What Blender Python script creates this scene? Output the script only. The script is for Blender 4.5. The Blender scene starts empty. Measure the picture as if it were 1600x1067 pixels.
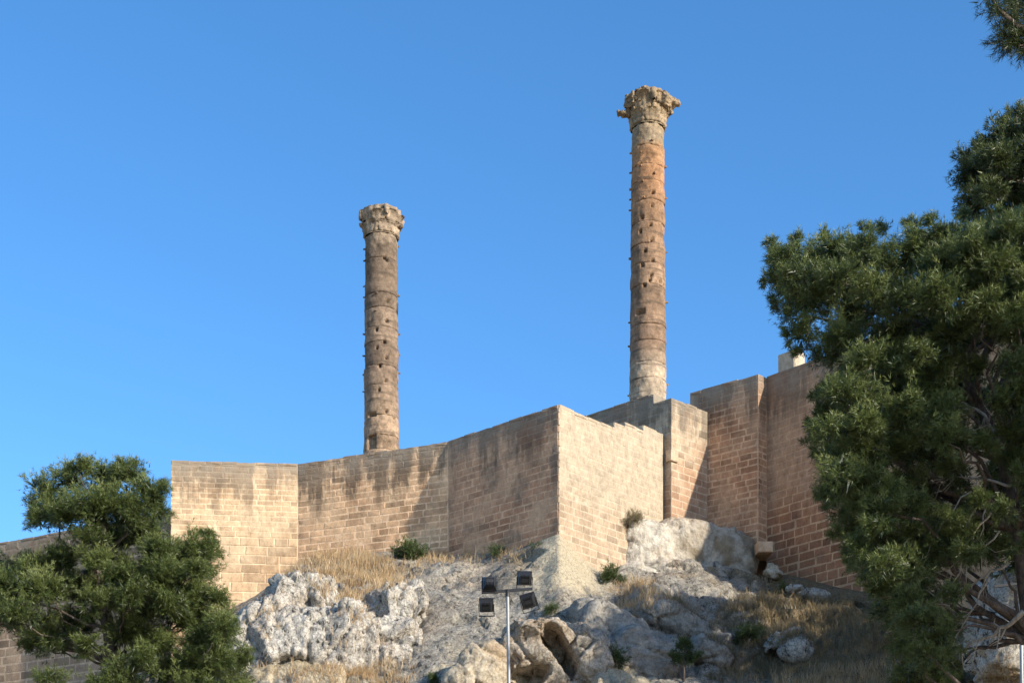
import bpy, math, random
import numpy as np
from mathutils import Vector, Matrix
from mathutils.bvhtree import BVHTree

# ------------------------------------------------------------------ camera, sky, sun, exposure
scene = bpy.context.scene
COL = scene.collection
EYE = 1.6            # camera height (m)
F = 2636.0           # focal length in photo pixels (1600 wide)
HZ = 1600.0          # photo row of the horizon (below the frame: lens shifted up)
cam = bpy.data.cameras.new('camera')
cam.sensor_width = 36.0
cam.lens = 36.0 * F / 1600.0
cam.shift_y = (HZ - 533.5) / 1600.0
cam.clip_start = 0.1
cam.clip_end = 5000
cob = bpy.data.objects.new('camera', cam)
cob.location = (0, 0, EYE)
cob.rotation_euler = (math.radians(90), 0, 0)
COL.objects.link(cob)
scene.camera = cob

SUN_AZ = math.radians(51.6)   # to the right of the direction back to the camera
SUN_EL = math.radians(22.0)
to_sun = Vector((math.sin(SUN_AZ) * math.cos(SUN_EL), -math.cos(SUN_AZ) * math.cos(SUN_EL), math.sin(SUN_EL)))
world = bpy.data.worlds.new('World')
scene.world = world
world.use_nodes = True
wn = world.node_tree
for n in list(wn.nodes):
    wn.nodes.remove(n)
sky = wn.nodes.new('ShaderNodeTexSky')
sky.sky_type = 'NISHITA'
sky.sun_disc = False
sky.sun_elevation = SUN_EL
sky.sun_rotation = math.atan2(to_sun.x, to_sun.y)
sky.altitude = 500
sky.air_density = 0.8
sky.dust_density = 0.8
sky.ozone_density = 2.6
hsv = wn.nodes.new('ShaderNodeHueSaturation')
hsv.inputs['Saturation'].default_value = 1.22
hsv.inputs['Hue'].default_value = 0.498
bg = wn.nodes.new('ShaderNodeBackground')
bg.inputs['Strength'].default_value = 0.14
wo = wn.nodes.new('ShaderNodeOutputWorld')
wn.links.new(sky.outputs[0], hsv.inputs['Color'])
wn.links.new(hsv.outputs[0], bg.inputs['Color'])
wn.links.new(bg.outputs[0], wo.inputs['Surface'])

sun = bpy.data.lights.new('sun', 'SUN')
sun.energy = 3.3
sun.angle = math.radians(0.55)
sun.color = (1.0, 0.93, 0.80)
sob = bpy.data.objects.new('sun', sun)
sob.rotation_euler = to_sun.to_track_quat('Z', 'Y').to_euler()
sob.location = (40, -30, 60)
COL.objects.link(sob)

scene.view_settings.view_transform = 'Standard'
scene.view_settings.look = 'None'
scene.view_settings.exposure = 1.06
scene.view_settings.gamma = 1.0
scene.view_settings.use_curve_mapping = False
scene.cycles.max_bounces = 6
scene.cycles.transparent_max_bounces = 4
scene.cycles.use_adaptive_sampling = True

# ------------------------------------------------------------------ helpers
rng = np.random.default_rng(7)
random.seed(7)


def P(px, py, Y):
    """point at depth Y seen at photo pixel px, py"""
    return np.array([(px - 800.0) / F * Y, Y, (HZ - py) / F * Y + EYE])


_TAB = np.random.default_rng(99).random(65536)


def _hash(i, j, k, s):
    h = (i * 73856093) ^ (j * 19349663) ^ (k * 83492791) ^ (s * 2654435761)
    h = (h ^ (h >> 13)) * 1274126177
    return _TAB[(h ^ (h >> 16)) & 65535]


def vnoise(p, s=0):
    i = np.floor(p).astype(np.int64)
    f = p - i
    u = f * f * (3 - 2 * f)
    r = 0
    for a in (0, 1):
        wa = u[:, 0] if a else 1 - u[:, 0]
        for b in (0, 1):
            wb = u[:, 1] if b else 1 - u[:, 1]
            for c in (0, 1):
                wc = u[:, 2] if c else 1 - u[:, 2]
                r = r + wa * wb * wc * _hash(i[:, 0] + a, i[:, 1] + b, i[:, 2] + c, s)
    return r


def fbm(p, o=4, s=0, g=0.5):
    r, a, t = 0, 1.0, 0
    for k in range(o):
        r = r + a * vnoise(p * (2.03 ** k), s + k * 17)
        t += a
        a *= g
    return r / t


def worley(p, s=0):
    i = np.floor(p).astype(np.int64)
    f1 = np.full(len(p), 9.0)
    f2 = np.full(len(p), 9.0)
    for a in (-1, 0, 1):
        for b in (-1, 0, 1):
            for c in (-1, 0, 1):
                x, y, z = i[:, 0] + a, i[:, 1] + b, i[:, 2] + c
                d = np.sqrt((x + _hash(x, y, z, s) - p[:, 0]) ** 2 + (y + _hash(x, y, z, s + 5) - p[:, 1]) ** 2 + (z + _hash(x, y, z, s + 9) - p[:, 2]) ** 2)
                f2 = np.minimum(f2, np.maximum(f1, d))
                f1 = np.minimum(f1, d)
    return f1, f2


def facet(p, s=0):
    """broken planes: every Worley cell is a randomly tilted facet. returns height, F1, F2"""
    i = np.floor(p).astype(np.int64)
    n = len(p)
    f1 = np.full(n, 9.0)
    f2 = np.full(n, 9.0)
    h = np.zeros(n)
    for a in (-1, 0, 1):
        for b in (-1, 0, 1):
            for c in (-1, 0, 1):
                x, y, z = i[:, 0] + a, i[:, 1] + b, i[:, 2] + c
                ox, oy, oz = x + _hash(x, y, z, s) - p[:, 0], y + _hash(x, y, z, s + 5) - p[:, 1], z + _hash(x, y, z, s + 9) - p[:, 2]
                d = np.sqrt(ox * ox + oy * oy + oz * oz)
                t = ox * (_hash(x, y, z, s + 31) - .5) + oy * (_hash(x, y, z, s + 37) - .5) + oz * (_hash(x, y, z, s + 41) - .5) + 0.35 * (_hash(x, y, z, s + 43) - .5)
                nearer = d < f1
                f2 = np.where(nearer, f1, np.minimum(f2, d))
                h = np.where(nearer, t, h)
                f1 = np.where(nearer, d, f1)
    return h, f1, f2


def sstep(a, b, x):
    t = np.clip((x - a) / (b - a), 0, 1)
    return t * t * (3 - 2 * t)


def np_mesh(name, V, Fc, n, smooth=True):
    """mesh from vertex array and an (m, n) face array"""
    V = np.asarray(V, dtype=np.float32)
    Fc = np.asarray(Fc, dtype=np.int32)
    me = bpy.data.meshes.new(name)
    me.vertices.add(len(V))
    me.vertices.foreach_set('co', V.ravel())
    me.loops.add(Fc.size)
    me.loops.foreach_set('vertex_index', Fc.ravel())
    me.polygons.add(len(Fc))
    me.polygons.foreach_set('loop_start', np.arange(0, Fc.size, n, dtype=np.int32))
    if smooth:
        me.polygons.foreach_set('use_smooth', np.ones(len(Fc), dtype=bool))
    me.update(calc_edges=True)
    return me


def py_mesh(name, V, Fc, smooth=False):
    me = bpy.data.meshes.new(name)
    me.from_pydata([tuple(v) for v in V], [], [tuple(f) for f in Fc])
    me.update()
    if smooth:
        for p in me.polygons:
            p.use_smooth = True
    return me


def link(name, me, mat=None, parent=None, loc=(0, 0, 0)):
    o = bpy.data.objects.new(name, me)
    COL.objects.link(o)
    if mat is not None and me is not None and len(me.materials) == 0:
        me.materials.append(mat)
    o.location = loc
    if parent is not None:
        o.parent = parent
    return o


def tag(o, label=None, cat=None, group=None, kind=None):
    if label:
        o['label'] = label
    if cat:
        o['category'] = cat
    if group:
        o['group'] = group
    if kind:
        o['kind'] = kind
    return o


def thing(name, label, cat, loc=(0, 0, 0), group=None):
    o = bpy.data.objects.new(name, None)
    COL.objects.link(o)
    o.location = loc
    o.empty_display_size = 0.3
    return tag(o, label, cat, group, 'thing')


def grid_faces(nu, nv, wrap=False):
    a = np.arange(nv - 1)[:, None] * nu
    m = nu if wrap else nu - 1
    j = np.arange(m)[None, :]
    j2 = (j + 1) % nu
    return np.stack([a + j, a + j2, a + nu + j2, a + nu + j], -1).reshape(-1, 4)


def tube(pts, rad, seg=7):
    """tapered tube along pts -> V, F (quads)"""
    pts = np.asarray(pts, float)
    n = len(pts)
    rad = np.asarray(rad, float) * np.ones(n)
    T = np.gradient(pts, axis=0)
    T /= np.linalg.norm(T, axis=1)[:, None] + 1e-9
    ref = np.array([0.31, 0.87, 0.39])
    A = np.cross(T, ref)
    A /= np.linalg.norm(A, axis=1)[:, None] + 1e-9
    B = np.cross(T, A)
    th = np.linspace(0, 2 * np.pi, seg, endpoint=False)
    V = pts[:, None, :] + rad[:, None, None] * (np.cos(th)[None, :, None] * A[:, None, :] + np.sin(th)[None, :, None] * B[:, None, :])
    Fq = grid_faces(seg, n, True)
    return V.reshape(-1, 3), Fq


def join(parts):
    V, Fc, o = [], [], 0
    for v, f in parts:
        V.append(v)
        Fc.append(np.asarray(f) + o)
        o += len(v)
    return np.vstack(V), np.vstack(Fc)


def box(cx, cy, cz, sx, sy, sz):
    s = np.array([[-1, -1, -1], [1, -1, -1], [1, 1, -1], [-1, 1, -1], [-1, -1, 1], [1, -1, 1], [1, 1, 1], [-1, 1, 1]]) * 0.5
    V = s * np.array([sx, sy, sz]) + np.array([cx, cy, cz])
    Fq = np.array([[0, 3, 2, 1], [4, 5, 6, 7], [0, 1, 5, 4], [1, 2, 6, 5], [2, 3, 7, 6], [3, 0, 4, 7]])
    return V, Fq


# ------------------------------------------------------------------ materials
class NT:
    def __init__(self, name):
        self.m = bpy.data.materials.new(name)
        self.m.use_nodes = True
        self.t = self.m.node_tree
        self.b = self.t.nodes['Principled BSDF']
        self.out = self.t.nodes['Material Output']

    def n(self, kind, **kw):
        x = self.t.nodes.new(kind)
        for k, v in kw.items():
            setattr(x, k, v)
        return x

    def l(self, a, b):
        self.t.links.new(a, b)

    def pos(self, scale=(1, 1, 1)):
        g = self.n('ShaderNodeNewGeometry')
        mp = self.n('ShaderNodeMapping')
        mp.inputs['Scale'].default_value = scale
        self.l(g.outputs['Position'], mp.inputs['Vector'])
        return mp.outputs[0]

    def noise(self, vec, scale, detail=4, rough=0.55, out='Fac'):
        x = self.n('ShaderNodeTexNoise')
        x.inputs['Scale'].default_value = scale
        x.inputs['Detail'].default_value = detail
        x.inputs['Roughness'].default_value = rough
        self.l(vec, x.inputs['Vector'])
        return x.outputs[out]

    def voro(self, vec, scale, feature='F1', out='Distance'):
        x = self.n('ShaderNodeTexVoronoi', feature=feature)
        x.inputs['Scale'].default_value = scale
        self.l(vec, x.inputs['Vector'])
        return x.outputs[out]

    def ramp(self, fac, stops, interp='LINEAR'):
        x = self.n('ShaderNodeValToRGB')
        x.color_ramp.interpolation = interp
        e = x.color_ramp.elements
        while len(e) < len(stops):
            e.new(0.5)
        for i, (p, c) in enumerate(stops):
            e[i].position = p
            e[i].color = (c, c, c, 1) if isinstance(c, (int, float)) else (*c, 1)
        self.l(fac, x.inputs['Fac'])
        return x.outputs['Color']

    def mix(self, fac, a, b, mode='MIX'):
        x = self.n('ShaderNodeMix', data_type='RGBA', blend_type=mode)
        for v, s in ((fac, x.inputs[0]), (a, x.inputs[6]), (b, x.inputs[7])):
            if isinstance(v, (int, float)):
                s.default_value = v
            elif isinstance(v, tuple):
                s.default_value = (*v, 1)
            else:
                self.l(v, s)
        return x.outputs[2]

    def math(self, op, a, b=0.0):
        x = self.n('ShaderNodeMath', operation=op)
        for v, s in ((a, x.inputs[0]), (b, x.inputs[1])):
            if isinstance(v, (int, float)):
                s.default_value = v
            else:
                self.l(v, s)
        return x.outputs[0]

    def maprange(self, v, a, b, c=0.0, d=1.0):
        x = self.n('ShaderNodeMapRange')
        for i, q in enumerate((a, b, c, d)):
            x.inputs[i + 1].default_value = q
        self.l(v, x.inputs[0])
        return x.outputs[0]

    def bump(self, h, strength, dist, prev=None):
        x = self.n('ShaderNodeBump')
        x.inputs['Strength'].default_value = strength
        x.inputs['Distance'].default_value = dist
        self.l(h, x.inputs['Height'])
        if prev is not None:
            self.l(prev, x.inputs['Normal'])
        return x.outputs[0]

    def z(self):
        g = self.n('ShaderNodeNewGeometry')
        s = self.n('ShaderNodeSeparateXYZ')
        self.l(g.outputs['Position'], s.inputs[0])
        return s.outputs['Z']

    def objrand(self):
        return self.n('ShaderNodeObjectInfo').outputs['Random']

    def attr(self, name):
        x = self.n('ShaderNodeAttribute', attribute_name=name)
        return x.outputs['Fac']

    def done(self, col, rough=0.9, normal=None, spec=0.2):
        if isinstance(col, tuple):
            self.b.inputs['Base Color'].default_value = (*col, 1)
        else:
            self.l(col, self.b.inputs['Base Color'])
        self.b.inputs['Roughness'].default_value = rough
        self.b.inputs['Specular IOR Level'].default_value = spec
        if normal is not None:
            self.l(normal, self.b.inputs['Normal'])
        return self.m


def masonry(name, c1, c2, wash, top, streak=0.6, patch=0.5, perblock=0.25, red=0.0, washamt=0.5, grey=0.3, washz=None):
    """weathered limestone ashlar: tone per block, lime wash patches, dark lichen streaks from the wall head"""
    t = NT(name)
    p = t.pos()
    big = t.noise(p, 0.45, 5, 0.6)
    mid = t.noise(p, 2.2, 6, 0.65)
    fine = t.noise(p, 16, 5, 0.7)
    col = t.mix(t.ramp(big, [(0.35, 0.0), (0.65, 1.0)]), c1, c2)
    r = t.objrand()
    col = t.mix(1.0, col, t.ramp(r, [(0.0, 1 - 1.6 * perblock), (0.10, 1 - 0.9 * perblock), (0.5, 1.0), (1.0, 1 + perblock * 0.6)]), 'MULTIPLY')
    # lime wash / smeared mortar over the joints in patches
    w = t.ramp(t.noise(t.pos((1, 1, 1.2)), 0.62, 6, 0.62), [(0.62 - 0.35 * washamt, 0.0), (0.80 - 0.3 * washamt, 1.0)])
    if washz:
        wz = t.math('ADD', t.maprange(t.z(), washz[0], washz[1], -0.55, 0.55), t.noise(p, 0.55, 6, 0.6))
        w = t.math('MAXIMUM', t.math('MULTIPLY', w, 0.25), t.ramp(wz, [(0.38, 0.0), (0.66, 1.0)]))
    col = t.mix(t.math('MULTIPLY', w, patch), col, wash)
    # sooty grey bloom
    gz = t.ramp(t.noise(p, 0.8, 6, 0.6), [(0.50, 0.0), (0.68, 1.0)])
    col = t.mix(t.math('MULTIPLY', gz, grey), col, (0.125, 0.108, 0.088))
    # grain
    col = t.mix(0.75, col, t.ramp(mid, [(0.25, 0.68), (0.5, 1.0), (0.75, 1.24)]), 'MULTIPLY')
    col = t.mix(0.6, col, t.ramp(fine, [(0.3, 0.72), (0.5, 1.0), (0.72, 1.2)]), 'MULTIPLY')
    gr2 = t.noise(t.pos((1, 1, 0.55)), 5.5, 6, 0.7)
    col = t.mix(0.7, col, t.ramp(gr2, [(0.30, 0.60), (0.48, 0.98), (0.70, 1.22)]), 'MULTIPLY')
    # dark streaks from the head of the wall, a lichen crust right under it
    z = t.z()
    st = t.noise(t.pos((1.0, 1.0, 0.10)), 1.5, 5, 0.62)
    hm = t.maprange(z, top - 2.7, top - 0.15)
    thr = t.math('ADD', st, t.math('MULTIPLY', hm, 0.20))
    thr = t.math('ADD', thr, t.math('MULTIPLY', t.math('SUBTRACT', mid, 0.5), 0.5))
    sm = t.math('MULTIPLY', t.ramp(thr, [(0.545, 0.0), (0.67, 1.0)]), t.math('MINIMUM', t.math('MULTIPLY', hm, 2.2), 1.0))
    col = t.mix(t.math('MULTIPLY', sm, streak), col, (0.055, 0.045, 0.036))
    hb = t.math('MULTIPLY', t.maprange(z, top - 1.15, top - 0.25), t.ramp(t.noise(p, 1.7, 6, 0.65), [(0.30, 0.0), (0.55, 1.0)]))
    col = t.mix(t.math('MULTIPLY', hb, 0.62 if streak > 0 else 0.25), col, t.mix(fine, (0.20, 0.165, 0.125), (0.40, 0.345, 0.27)))
    if red > 0:
        rm = t.ramp(t.noise(p, 0.5, 4), [(0.42, 0.0), (0.6, 1.0)])
        col = t.mix(t.math('MULTIPLY', rm, red), col, (0.26, 0.115, 0.062))
    b = t.bump(t.noise(p, 9, 6, 0.75), 0.55, 0.035)
    b = t.bump(t.voro(p, 22), 0.25, 0.02, b)
    return t.done(col, 0.93, b)


def limestone(name, light, dark, ochre=0.3, pit=1.0, attr=False, scale=1.0):
    t = NT(name)
    p = t.pos()
    big = t.noise(p, 0.5 * scale, 5, 0.6)
    mid = t.noise(p, 2.6 * scale, 7, 0.7)
    fine = t.noise(t.pos((1, 1, 0.5)), 8 * scale, 6, 0.7)
    vor = t.voro(p, 7.5 * scale)
    col = t.mix(t.ramp(mid, [(0.36, 0.0), (0.60, 1.0)]), tuple(0.55 * a for a in light), light)
    col = t.mix(t.math('MULTIPLY', t.ramp(big, [(0.48, 0.0), (0.66, 1.0)]), ochre), col, (0.40, 0.25, 0.13))
    if attr:
        col = t.mix(t.attr('cream'), col, t.mix(mid, (0.46, 0.37, 0.24), (0.58, 0.50, 0.36)))
        soil_shade = t.mix(fine, (0.13, 0.092, 0.05), (0.30, 0.22, 0.12))
        col = t.mix(t.attr('soil_shade'), col, soil_shade)
    # dark lichen and pits
    lm = t.ramp(t.math('ADD', t.math('MULTIPLY', fine, 0.6), t.math('MULTIPLY', mid, 0.4)), [(0.405, 1.0), (0.455, 0.0)])
    lm = t.math('MULTIPLY', lm, 0.85 * pit)
    if attr:
        lm = t.math('MULTIPLY', lm, t.math('SUBTRACT', 1.0, t.math('MULTIPLY', t.attr('cream'), 0.8)))
    col = t.mix(lm, col, dark)
    wv = t.n('ShaderNodeVectorMath', operation='ADD')
    t.l(p, wv.inputs[0])
    sc = t.n('ShaderNodeVectorMath', operation='SCALE')
    t.l(t.noise(p, 3.5, 3, 0.6, 'Color'), sc.inputs[0])
    sc.inputs['Scale'].default_value = 0.28
    t.l(sc.outputs[0], wv.inputs[1])
    v2 = t.voro(wv.outputs[0], 5.5 * scale, 'DISTANCE_TO_EDGE')
    v3 = t.voro(wv.outputs[0], 13 * scale)
    crack = t.math('MULTIPLY', t.ramp(v2, [(0.0, 1.0), (0.07, 0.0)]), 0.55 * pit)
    col = t.mix(crack, col, tuple(1.3 * a for a in dark))
    pf = t.math('MULTIPLY', t.math('SUBTRACT', 1.0, t.attr('cream')), 0.8 * min(1, pit)) if attr else 0.8 * min(1, pit)
    col = t.mix(pf, col, t.ramp(v3, [(0.1, 1.12), (0.45, 0.98), (0.75, 0.72)]), 'MULTIPLY')
    b = t.bump(t.noise(p, 5 * scale, 8, 0.75), 0.8, 0.16)
    b = t.bump(vor, 0.45, 0.07, b)
    b = t.bump(v3, -0.5, 0.06, b)
    return t.done(col, 0.95, b, 0.1)


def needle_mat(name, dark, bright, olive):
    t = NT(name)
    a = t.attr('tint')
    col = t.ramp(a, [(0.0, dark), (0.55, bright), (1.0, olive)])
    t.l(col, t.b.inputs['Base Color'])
    t.b.inputs['Roughness'].default_value = 0.42
    t.b.inputs['Specular IOR Level'].default_value = 0.45
    tr = t.n('ShaderNodeBsdfTranslucent')
    t.l(col, tr.inputs['Color'])
    mx = t.n('ShaderNodeMixShader')
    mx.inputs[0].default_value = 0.25
    t.l(t.b.outputs[0], mx.inputs[1])
    t.l(tr.outputs[0], mx.inputs[2])
    t.l(mx.outputs[0], t.out.inputs['Surface'])
    return t.m


def bark_mat(name, c1, c2):
    t = NT(name)
    p = t.pos((1, 1, 0.35))
    n = t.noise(p, 14, 6, 0.7)
    col = t.mix(t.ramp(n, [(0.35, 0.0), (0.62, 1.0)]), c1, c2)
    return t.done(col, 0.9, t.bump(n, 0.8, 0.03))


def plain(name, c, rough=0.6, metal=0.0, var=0.25, scale=9.0):
    t = NT(name)
    n = t.noise(t.pos(), scale, 5, 0.6)
    col = t.mix(n, tuple(x * (1 - var) for x in c), tuple(min(1, x * (1 + var)) for x in c))
    t.b.inputs['Metallic'].default_value = metal
    return t.done(col, rough, None, 0.4)


def column_mat(name, stops, z0, z1):
    """tone of the drums changes up the shaft: ochre, grey crust and pale fresh stone in bands"""
    t = NT(name)
    p = t.pos()
    mid = t.noise(p, 1.6, 6, 0.65)
    fine = t.noise(p, 9, 6, 0.72)
    zz = t.math('ADD', t.maprange(t.z(), z0, z1), t.math('MULTIPLY', t.math('SUBTRACT', mid, 0.5), 0.10))
    col = t.ramp(zz, stops)
    col = t.mix(1.0, col, t.ramp(t.objrand(), [(0.0, 0.78), (1.0, 1.18)]), 'MULTIPLY')
    col = t.mix(0.95, col, t.ramp(mid, [(0.28, 0.45), (0.5, 0.90), (0.72, 1.28)]), 'MULTIPLY')
    m2 = t.noise(p, 4.2, 6, 0.7)
    col = t.mix(0.8, col, t.ramp(m2, [(0.32, 0.55), (0.5, 1.0), (0.68, 1.3)]), 'MULTIPLY')
    col = t.mix(1.0, col, (0.86, 0.785, 0.71), 'MULTIPLY')
    band = t.noise(t.pos((0.25, 0.25, 2.2)), 1.9, 4, 0.6)
    col = t.mix(t.math('MULTIPLY', t.ramp(band, [(0.53, 0.0), (0.66, 1.0)]), 0.75), col, (0.095, 0.070, 0.05))
    col = t.mix(0.7, col, t.ramp(fine, [(0.3, 0.6), (0.5, 1.0), (0.7, 1.25)]), 'MULTIPLY')
    b = t.bump(t.noise(p, 6, 7, 0.75), 0.7, 0.06)
    b = t.bump(t.noise(t.pos((0.6, 0.6, 3)), 5, 5, 0.7), 0.4, 0.04, b)
    return t.done(col, 0.93, b, 0.15)


M_ROCK = limestone('weathered_limestone', (0.64, 0.585, 0.50), (0.065, 0.058, 0.05), 0.25, 1.15)
M_ROCKW = limestone('warm_limestone', (0.62, 0.52, 0.38), (0.12, 0.08, 0.05), 0.6, 0.6)
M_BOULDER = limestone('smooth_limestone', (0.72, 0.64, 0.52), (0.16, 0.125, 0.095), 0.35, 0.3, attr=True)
M_SLAB = limestone('grey_bedrock', (0.42, 0.385, 0.33), (0.10, 0.09, 0.08), 0.2, 0.55)
M_LEDGE = limestone('ochre_bedrock', (0.52, 0.45, 0.36), (0.09, 0.07, 0.052), 0.4, 0.9)
M_HILL = limestone('rubble_hillside', (0.43, 0.385, 0.315), (0.06, 0.052, 0.043), 0.25, 1.1, attr=True)
M_NEEDLE = needle_mat('pine_needles', (0.026, 0.040, 0.012), (0.115, 0.145, 0.036), (0.36, 0.38, 0.13))
M_NEEDLE2 = needle_mat('dark_pine_needles', (0.018, 0.028, 0.009), (0.065, 0.085, 0.022), (0.26, 0.28, 0.08))
M_BUSH = needle_mat('bush_leaves', (0.035, 0.055, 0.018), (0.09, 0.12, 0.035), (0.17, 0.19, 0.07))
M_DRYBUSH = needle_mat('dry_bush_twigs', (0.16, 0.13, 0.075), (0.26, 0.22, 0.12), (0.22, 0.22, 0.09))
M_STRAW = needle_mat('dry_straw', (0.32, 0.19, 0.085), (0.47, 0.31, 0.155), (0.56, 0.43, 0.25))
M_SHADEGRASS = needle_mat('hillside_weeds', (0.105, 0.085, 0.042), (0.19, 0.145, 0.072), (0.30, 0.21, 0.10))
M_BARK = bark_mat('pine_bark', (0.05, 0.038, 0.032), (0.15, 0.115, 0.092))
M_DEAD = bark_mat('dead_wood', (0.20, 0.165, 0.13), (0.42, 0.36, 0.29))
M_EARTH = plain('dry_earth', (0.40, 0.31, 0.20), 0.95, 0, 0.35, 0.8)

# ------------------------------------------------------------------ ground and hillside
o = link('ground', np_mesh('ground', [(-2500, -600, 0), (2500, -600, 0), (2500, 4000, 0), (-2500, 4000, 0)], [[0, 1, 2, 3]], 4, False), M_EARTH)
tag(o, kind='structure')

cols = np.array([-250, 0, 150, 260, 330, 400, 440, 500, 560, 640, 700, 760, 830, 873, 905, 935, 965, 1000, 1040, 1110, 1190, 1230, 1310, 1400, 1500, 1600, 1800, 2300], float)
r1y = np.array([1090, 1085, 1080, 1040, 968, 930, 900, 866, 860, 862, 866, 862, 850, 834, 868, 893, 890, 870, 862, 862, 905, 898, 920, 935, 960, 960, 960, 960], float)
r1Y = np.array([80, 77.5, 74.6, 72.6, 71.45, 71.6, 71.7, 71.6, 70.9, 69.9, 69.0, 67.75, 66.0, 64.92, 65.7, 66.5, 67.5, 68.6, 69.8, 71.3, 70.0, 69.3, 66.8, 64.6, 62.4, 60.2, 56.5, 51.0], float)
r2y = np.array([1130, 1120, 1110, 1080, 1015, 970, 930, 897, 890, 900, 912, 915, 905, 885, 905, 925, 935, 925, 915, 915, 930, 935, 955, 970, 990, 990, 990, 990], float)
r2Y = np.array([72, 71, 70, 68.5, 67.5, 67, 67, 67, 66.6, 65.8, 65.2, 64.2, 63.3, 62.9, 63.3, 63.8, 64.3, 65, 66, 66.5, 66.5, 66, 64, 62, 60, 58, 54.5, 49.0], float)
r3y = np.array([1200, 1190, 1180, 1150, 1060, 1010, 985, 975, 975, 985, 985, 985, 980, 970, 975, 985, 990, 990, 990, 990, 1000, 1005, 1015, 1025, 1035, 1035, 1035, 1035], float)
r3Y = np.array([66, 65.5, 65, 64, 63.5, 63, 63, 63, 62.4, 61.7, 61.2, 60.5, 60.1, 60, 60.2, 60.5, 61, 61.3, 61.6, 62, 62, 61.5, 60, 58.5, 57, 55, 52, 46.5], float)
r4y = np.maximum(r3y + 75, 1078)
r3Y[12:15] += 0.9
r4Y = r3Y - 4.2
r4Y[12:15] += 1.8
r4y[12:15] += 25
rows = [(r1y - 4, r1Y + 1.6), (r1y, r1Y - 0.02), (r2y, r2Y), (r3y, r3Y), (r4y, r4Y), (np.full_like(r4y, 1260) + 0 * r4y, r4Y - 6), (np.full_like(r4y, 1664), r4Y * 0 + 40)]
NU = 500
pxs = np.concatenate([np.linspace(-250, 1640, 440), np.linspace(1640, 2300, 61)[1:]])
vs = np.concatenate([[0, 0.5], np.linspace(1, 4, 170), np.linspace(4, 6, 46)[1:]])
RY = np.array([np.interp(pxs, cols, a) for a, b in rows])
RD = np.array([np.interp(pxs, cols, b) for a, b in rows])
k0 = np.minimum(np.floor(vs).astype(int), 5)
fr = (vs - k0)[:, None]
# Catmull-Rom between the rows below the wall foot
def crow(R):
    a = R[np.maximum(k0 - 1, 1)]
    b = R[k0]
    c = R[k0 + 1]
    d = R[np.minimum(k0 + 2, 6)]
    cr = 0.5 * (2 * b + (c - a) * fr + (2 * a - 5 * b + 4 * c - d) * fr ** 2 + (3 * b - a - 3 * c + d) * fr ** 3)
    li = b * (1 - fr) + c * fr
    return np.where((k0 < 1)[:, None], li, cr)
GY, GD = crow(RY), crow(RD)
PX = np.broadcast_to(pxs, GY.shape)
TX = (PX - 800) / F * GD
TZ = (HZ - GY) / F * GD + EYE
V = np.stack([TX, GD, TZ], -1).reshape(-1, 3)
amp = (0.10 + 0.90 * sstep(1.0, 1.7, vs))[:, None] * np.ones((1, NU))
amp[:2] = 0
fan = np.exp(-((PX - 885) / 45) ** 2) * (1 - sstep(2.0, 2.7, vs))[:, None]
amp = (amp * (1 - 0.75 * fan)).ravel()
wp = V + 0.7 * (np.stack([fbm(V * 0.7, 3, 51), fbm(V * 0.7, 3, 52), fbm(V * 0.7, 3, 53)], -1) - 0.5)
fa, f1, f2 = facet(wp * np.array([0.5, 0.5, 0.7]) + 3, 3)
fb, g1, g2 = facet(wp * 1.25, 11)
fc, h1, h2 = facet(wp * 3.4, 21)
lump = sstep(0.35, 0.65, fbm(V * 0.25, 3, 77))
dsp = 1.2 * (fbm(V * 0.42, 4, 5) - 0.5) + (0.20 + 0.5 * lump) * fa + (0.08 + 0.28 * lump) * fb + 0.09 * fc + 0.13 * (fbm(V * 2.4, 5, 9, 0.6) - 0.5) - 0.16 * lump * np.exp(-((f2 - f1) / 0.05) ** 2) - 0.10 * np.exp(-((g2 - g1) / 0.06) ** 2) * lump
nrm = np.array([0.0, -0.74, 0.67])
V = V + nrm * (dsp * amp)[:, None]
V[:, 2] = np.where(vs.repeat(NU) > 5.9, np.minimum(V[:, 2], -0.3), V[:, 2])
me = np_mesh('hillside', V, grid_faces(NU, len(vs))[:, ::-1], 4)
# soil / cream zones of the ground (earth and weeds to the right, bare pale stone below the corner)
vv = vs.repeat(NU)
pxf = PX.ravel()
nz = fbm(V * 0.55, 4, 31)
soil_shade = sstep(1115, 1190, pxf + (nz - 0.5) * 220) * 0.95
soil_shade = np.maximum(soil_shade, (sstep(0.50, 0.60, nz) * sstep(1.0, 1.2, vv) * (1 - sstep(1.5, 1.9, vv)) * (pxf < 840)) * 0.75)
soil_shade = np.maximum(soil_shade, sstep(0.56, 0.66, nz) * 0.35)
soil_shade = np.maximum(soil_shade, (1 - sstep(300, 420, pxf)) * 0.7)
soil_shade *= 1 - np.clip(fan.ravel() * 1.5, 0, 1)
cream = np.clip(fan.ravel() * 1.7, 0, 1)
cream = np.maximum(cream, sstep(3.2, 3.6, vv) * (1 - sstep(980, 1060, pxf)) * sstep(0.40, 0.55, nz))
for nm, arr in (('soil_shade', soil_shade), ('cream', cream)):
    at = me.attributes.new(nm, 'FLOAT', 'POINT')
    at.data.foreach_set('value', arr.astype(np.float32))
hill = tag(link('hillside', me, M_HILL), kind='structure')
HILL_V, HILL_F = V, grid_faces(NU, len(vs))

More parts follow.
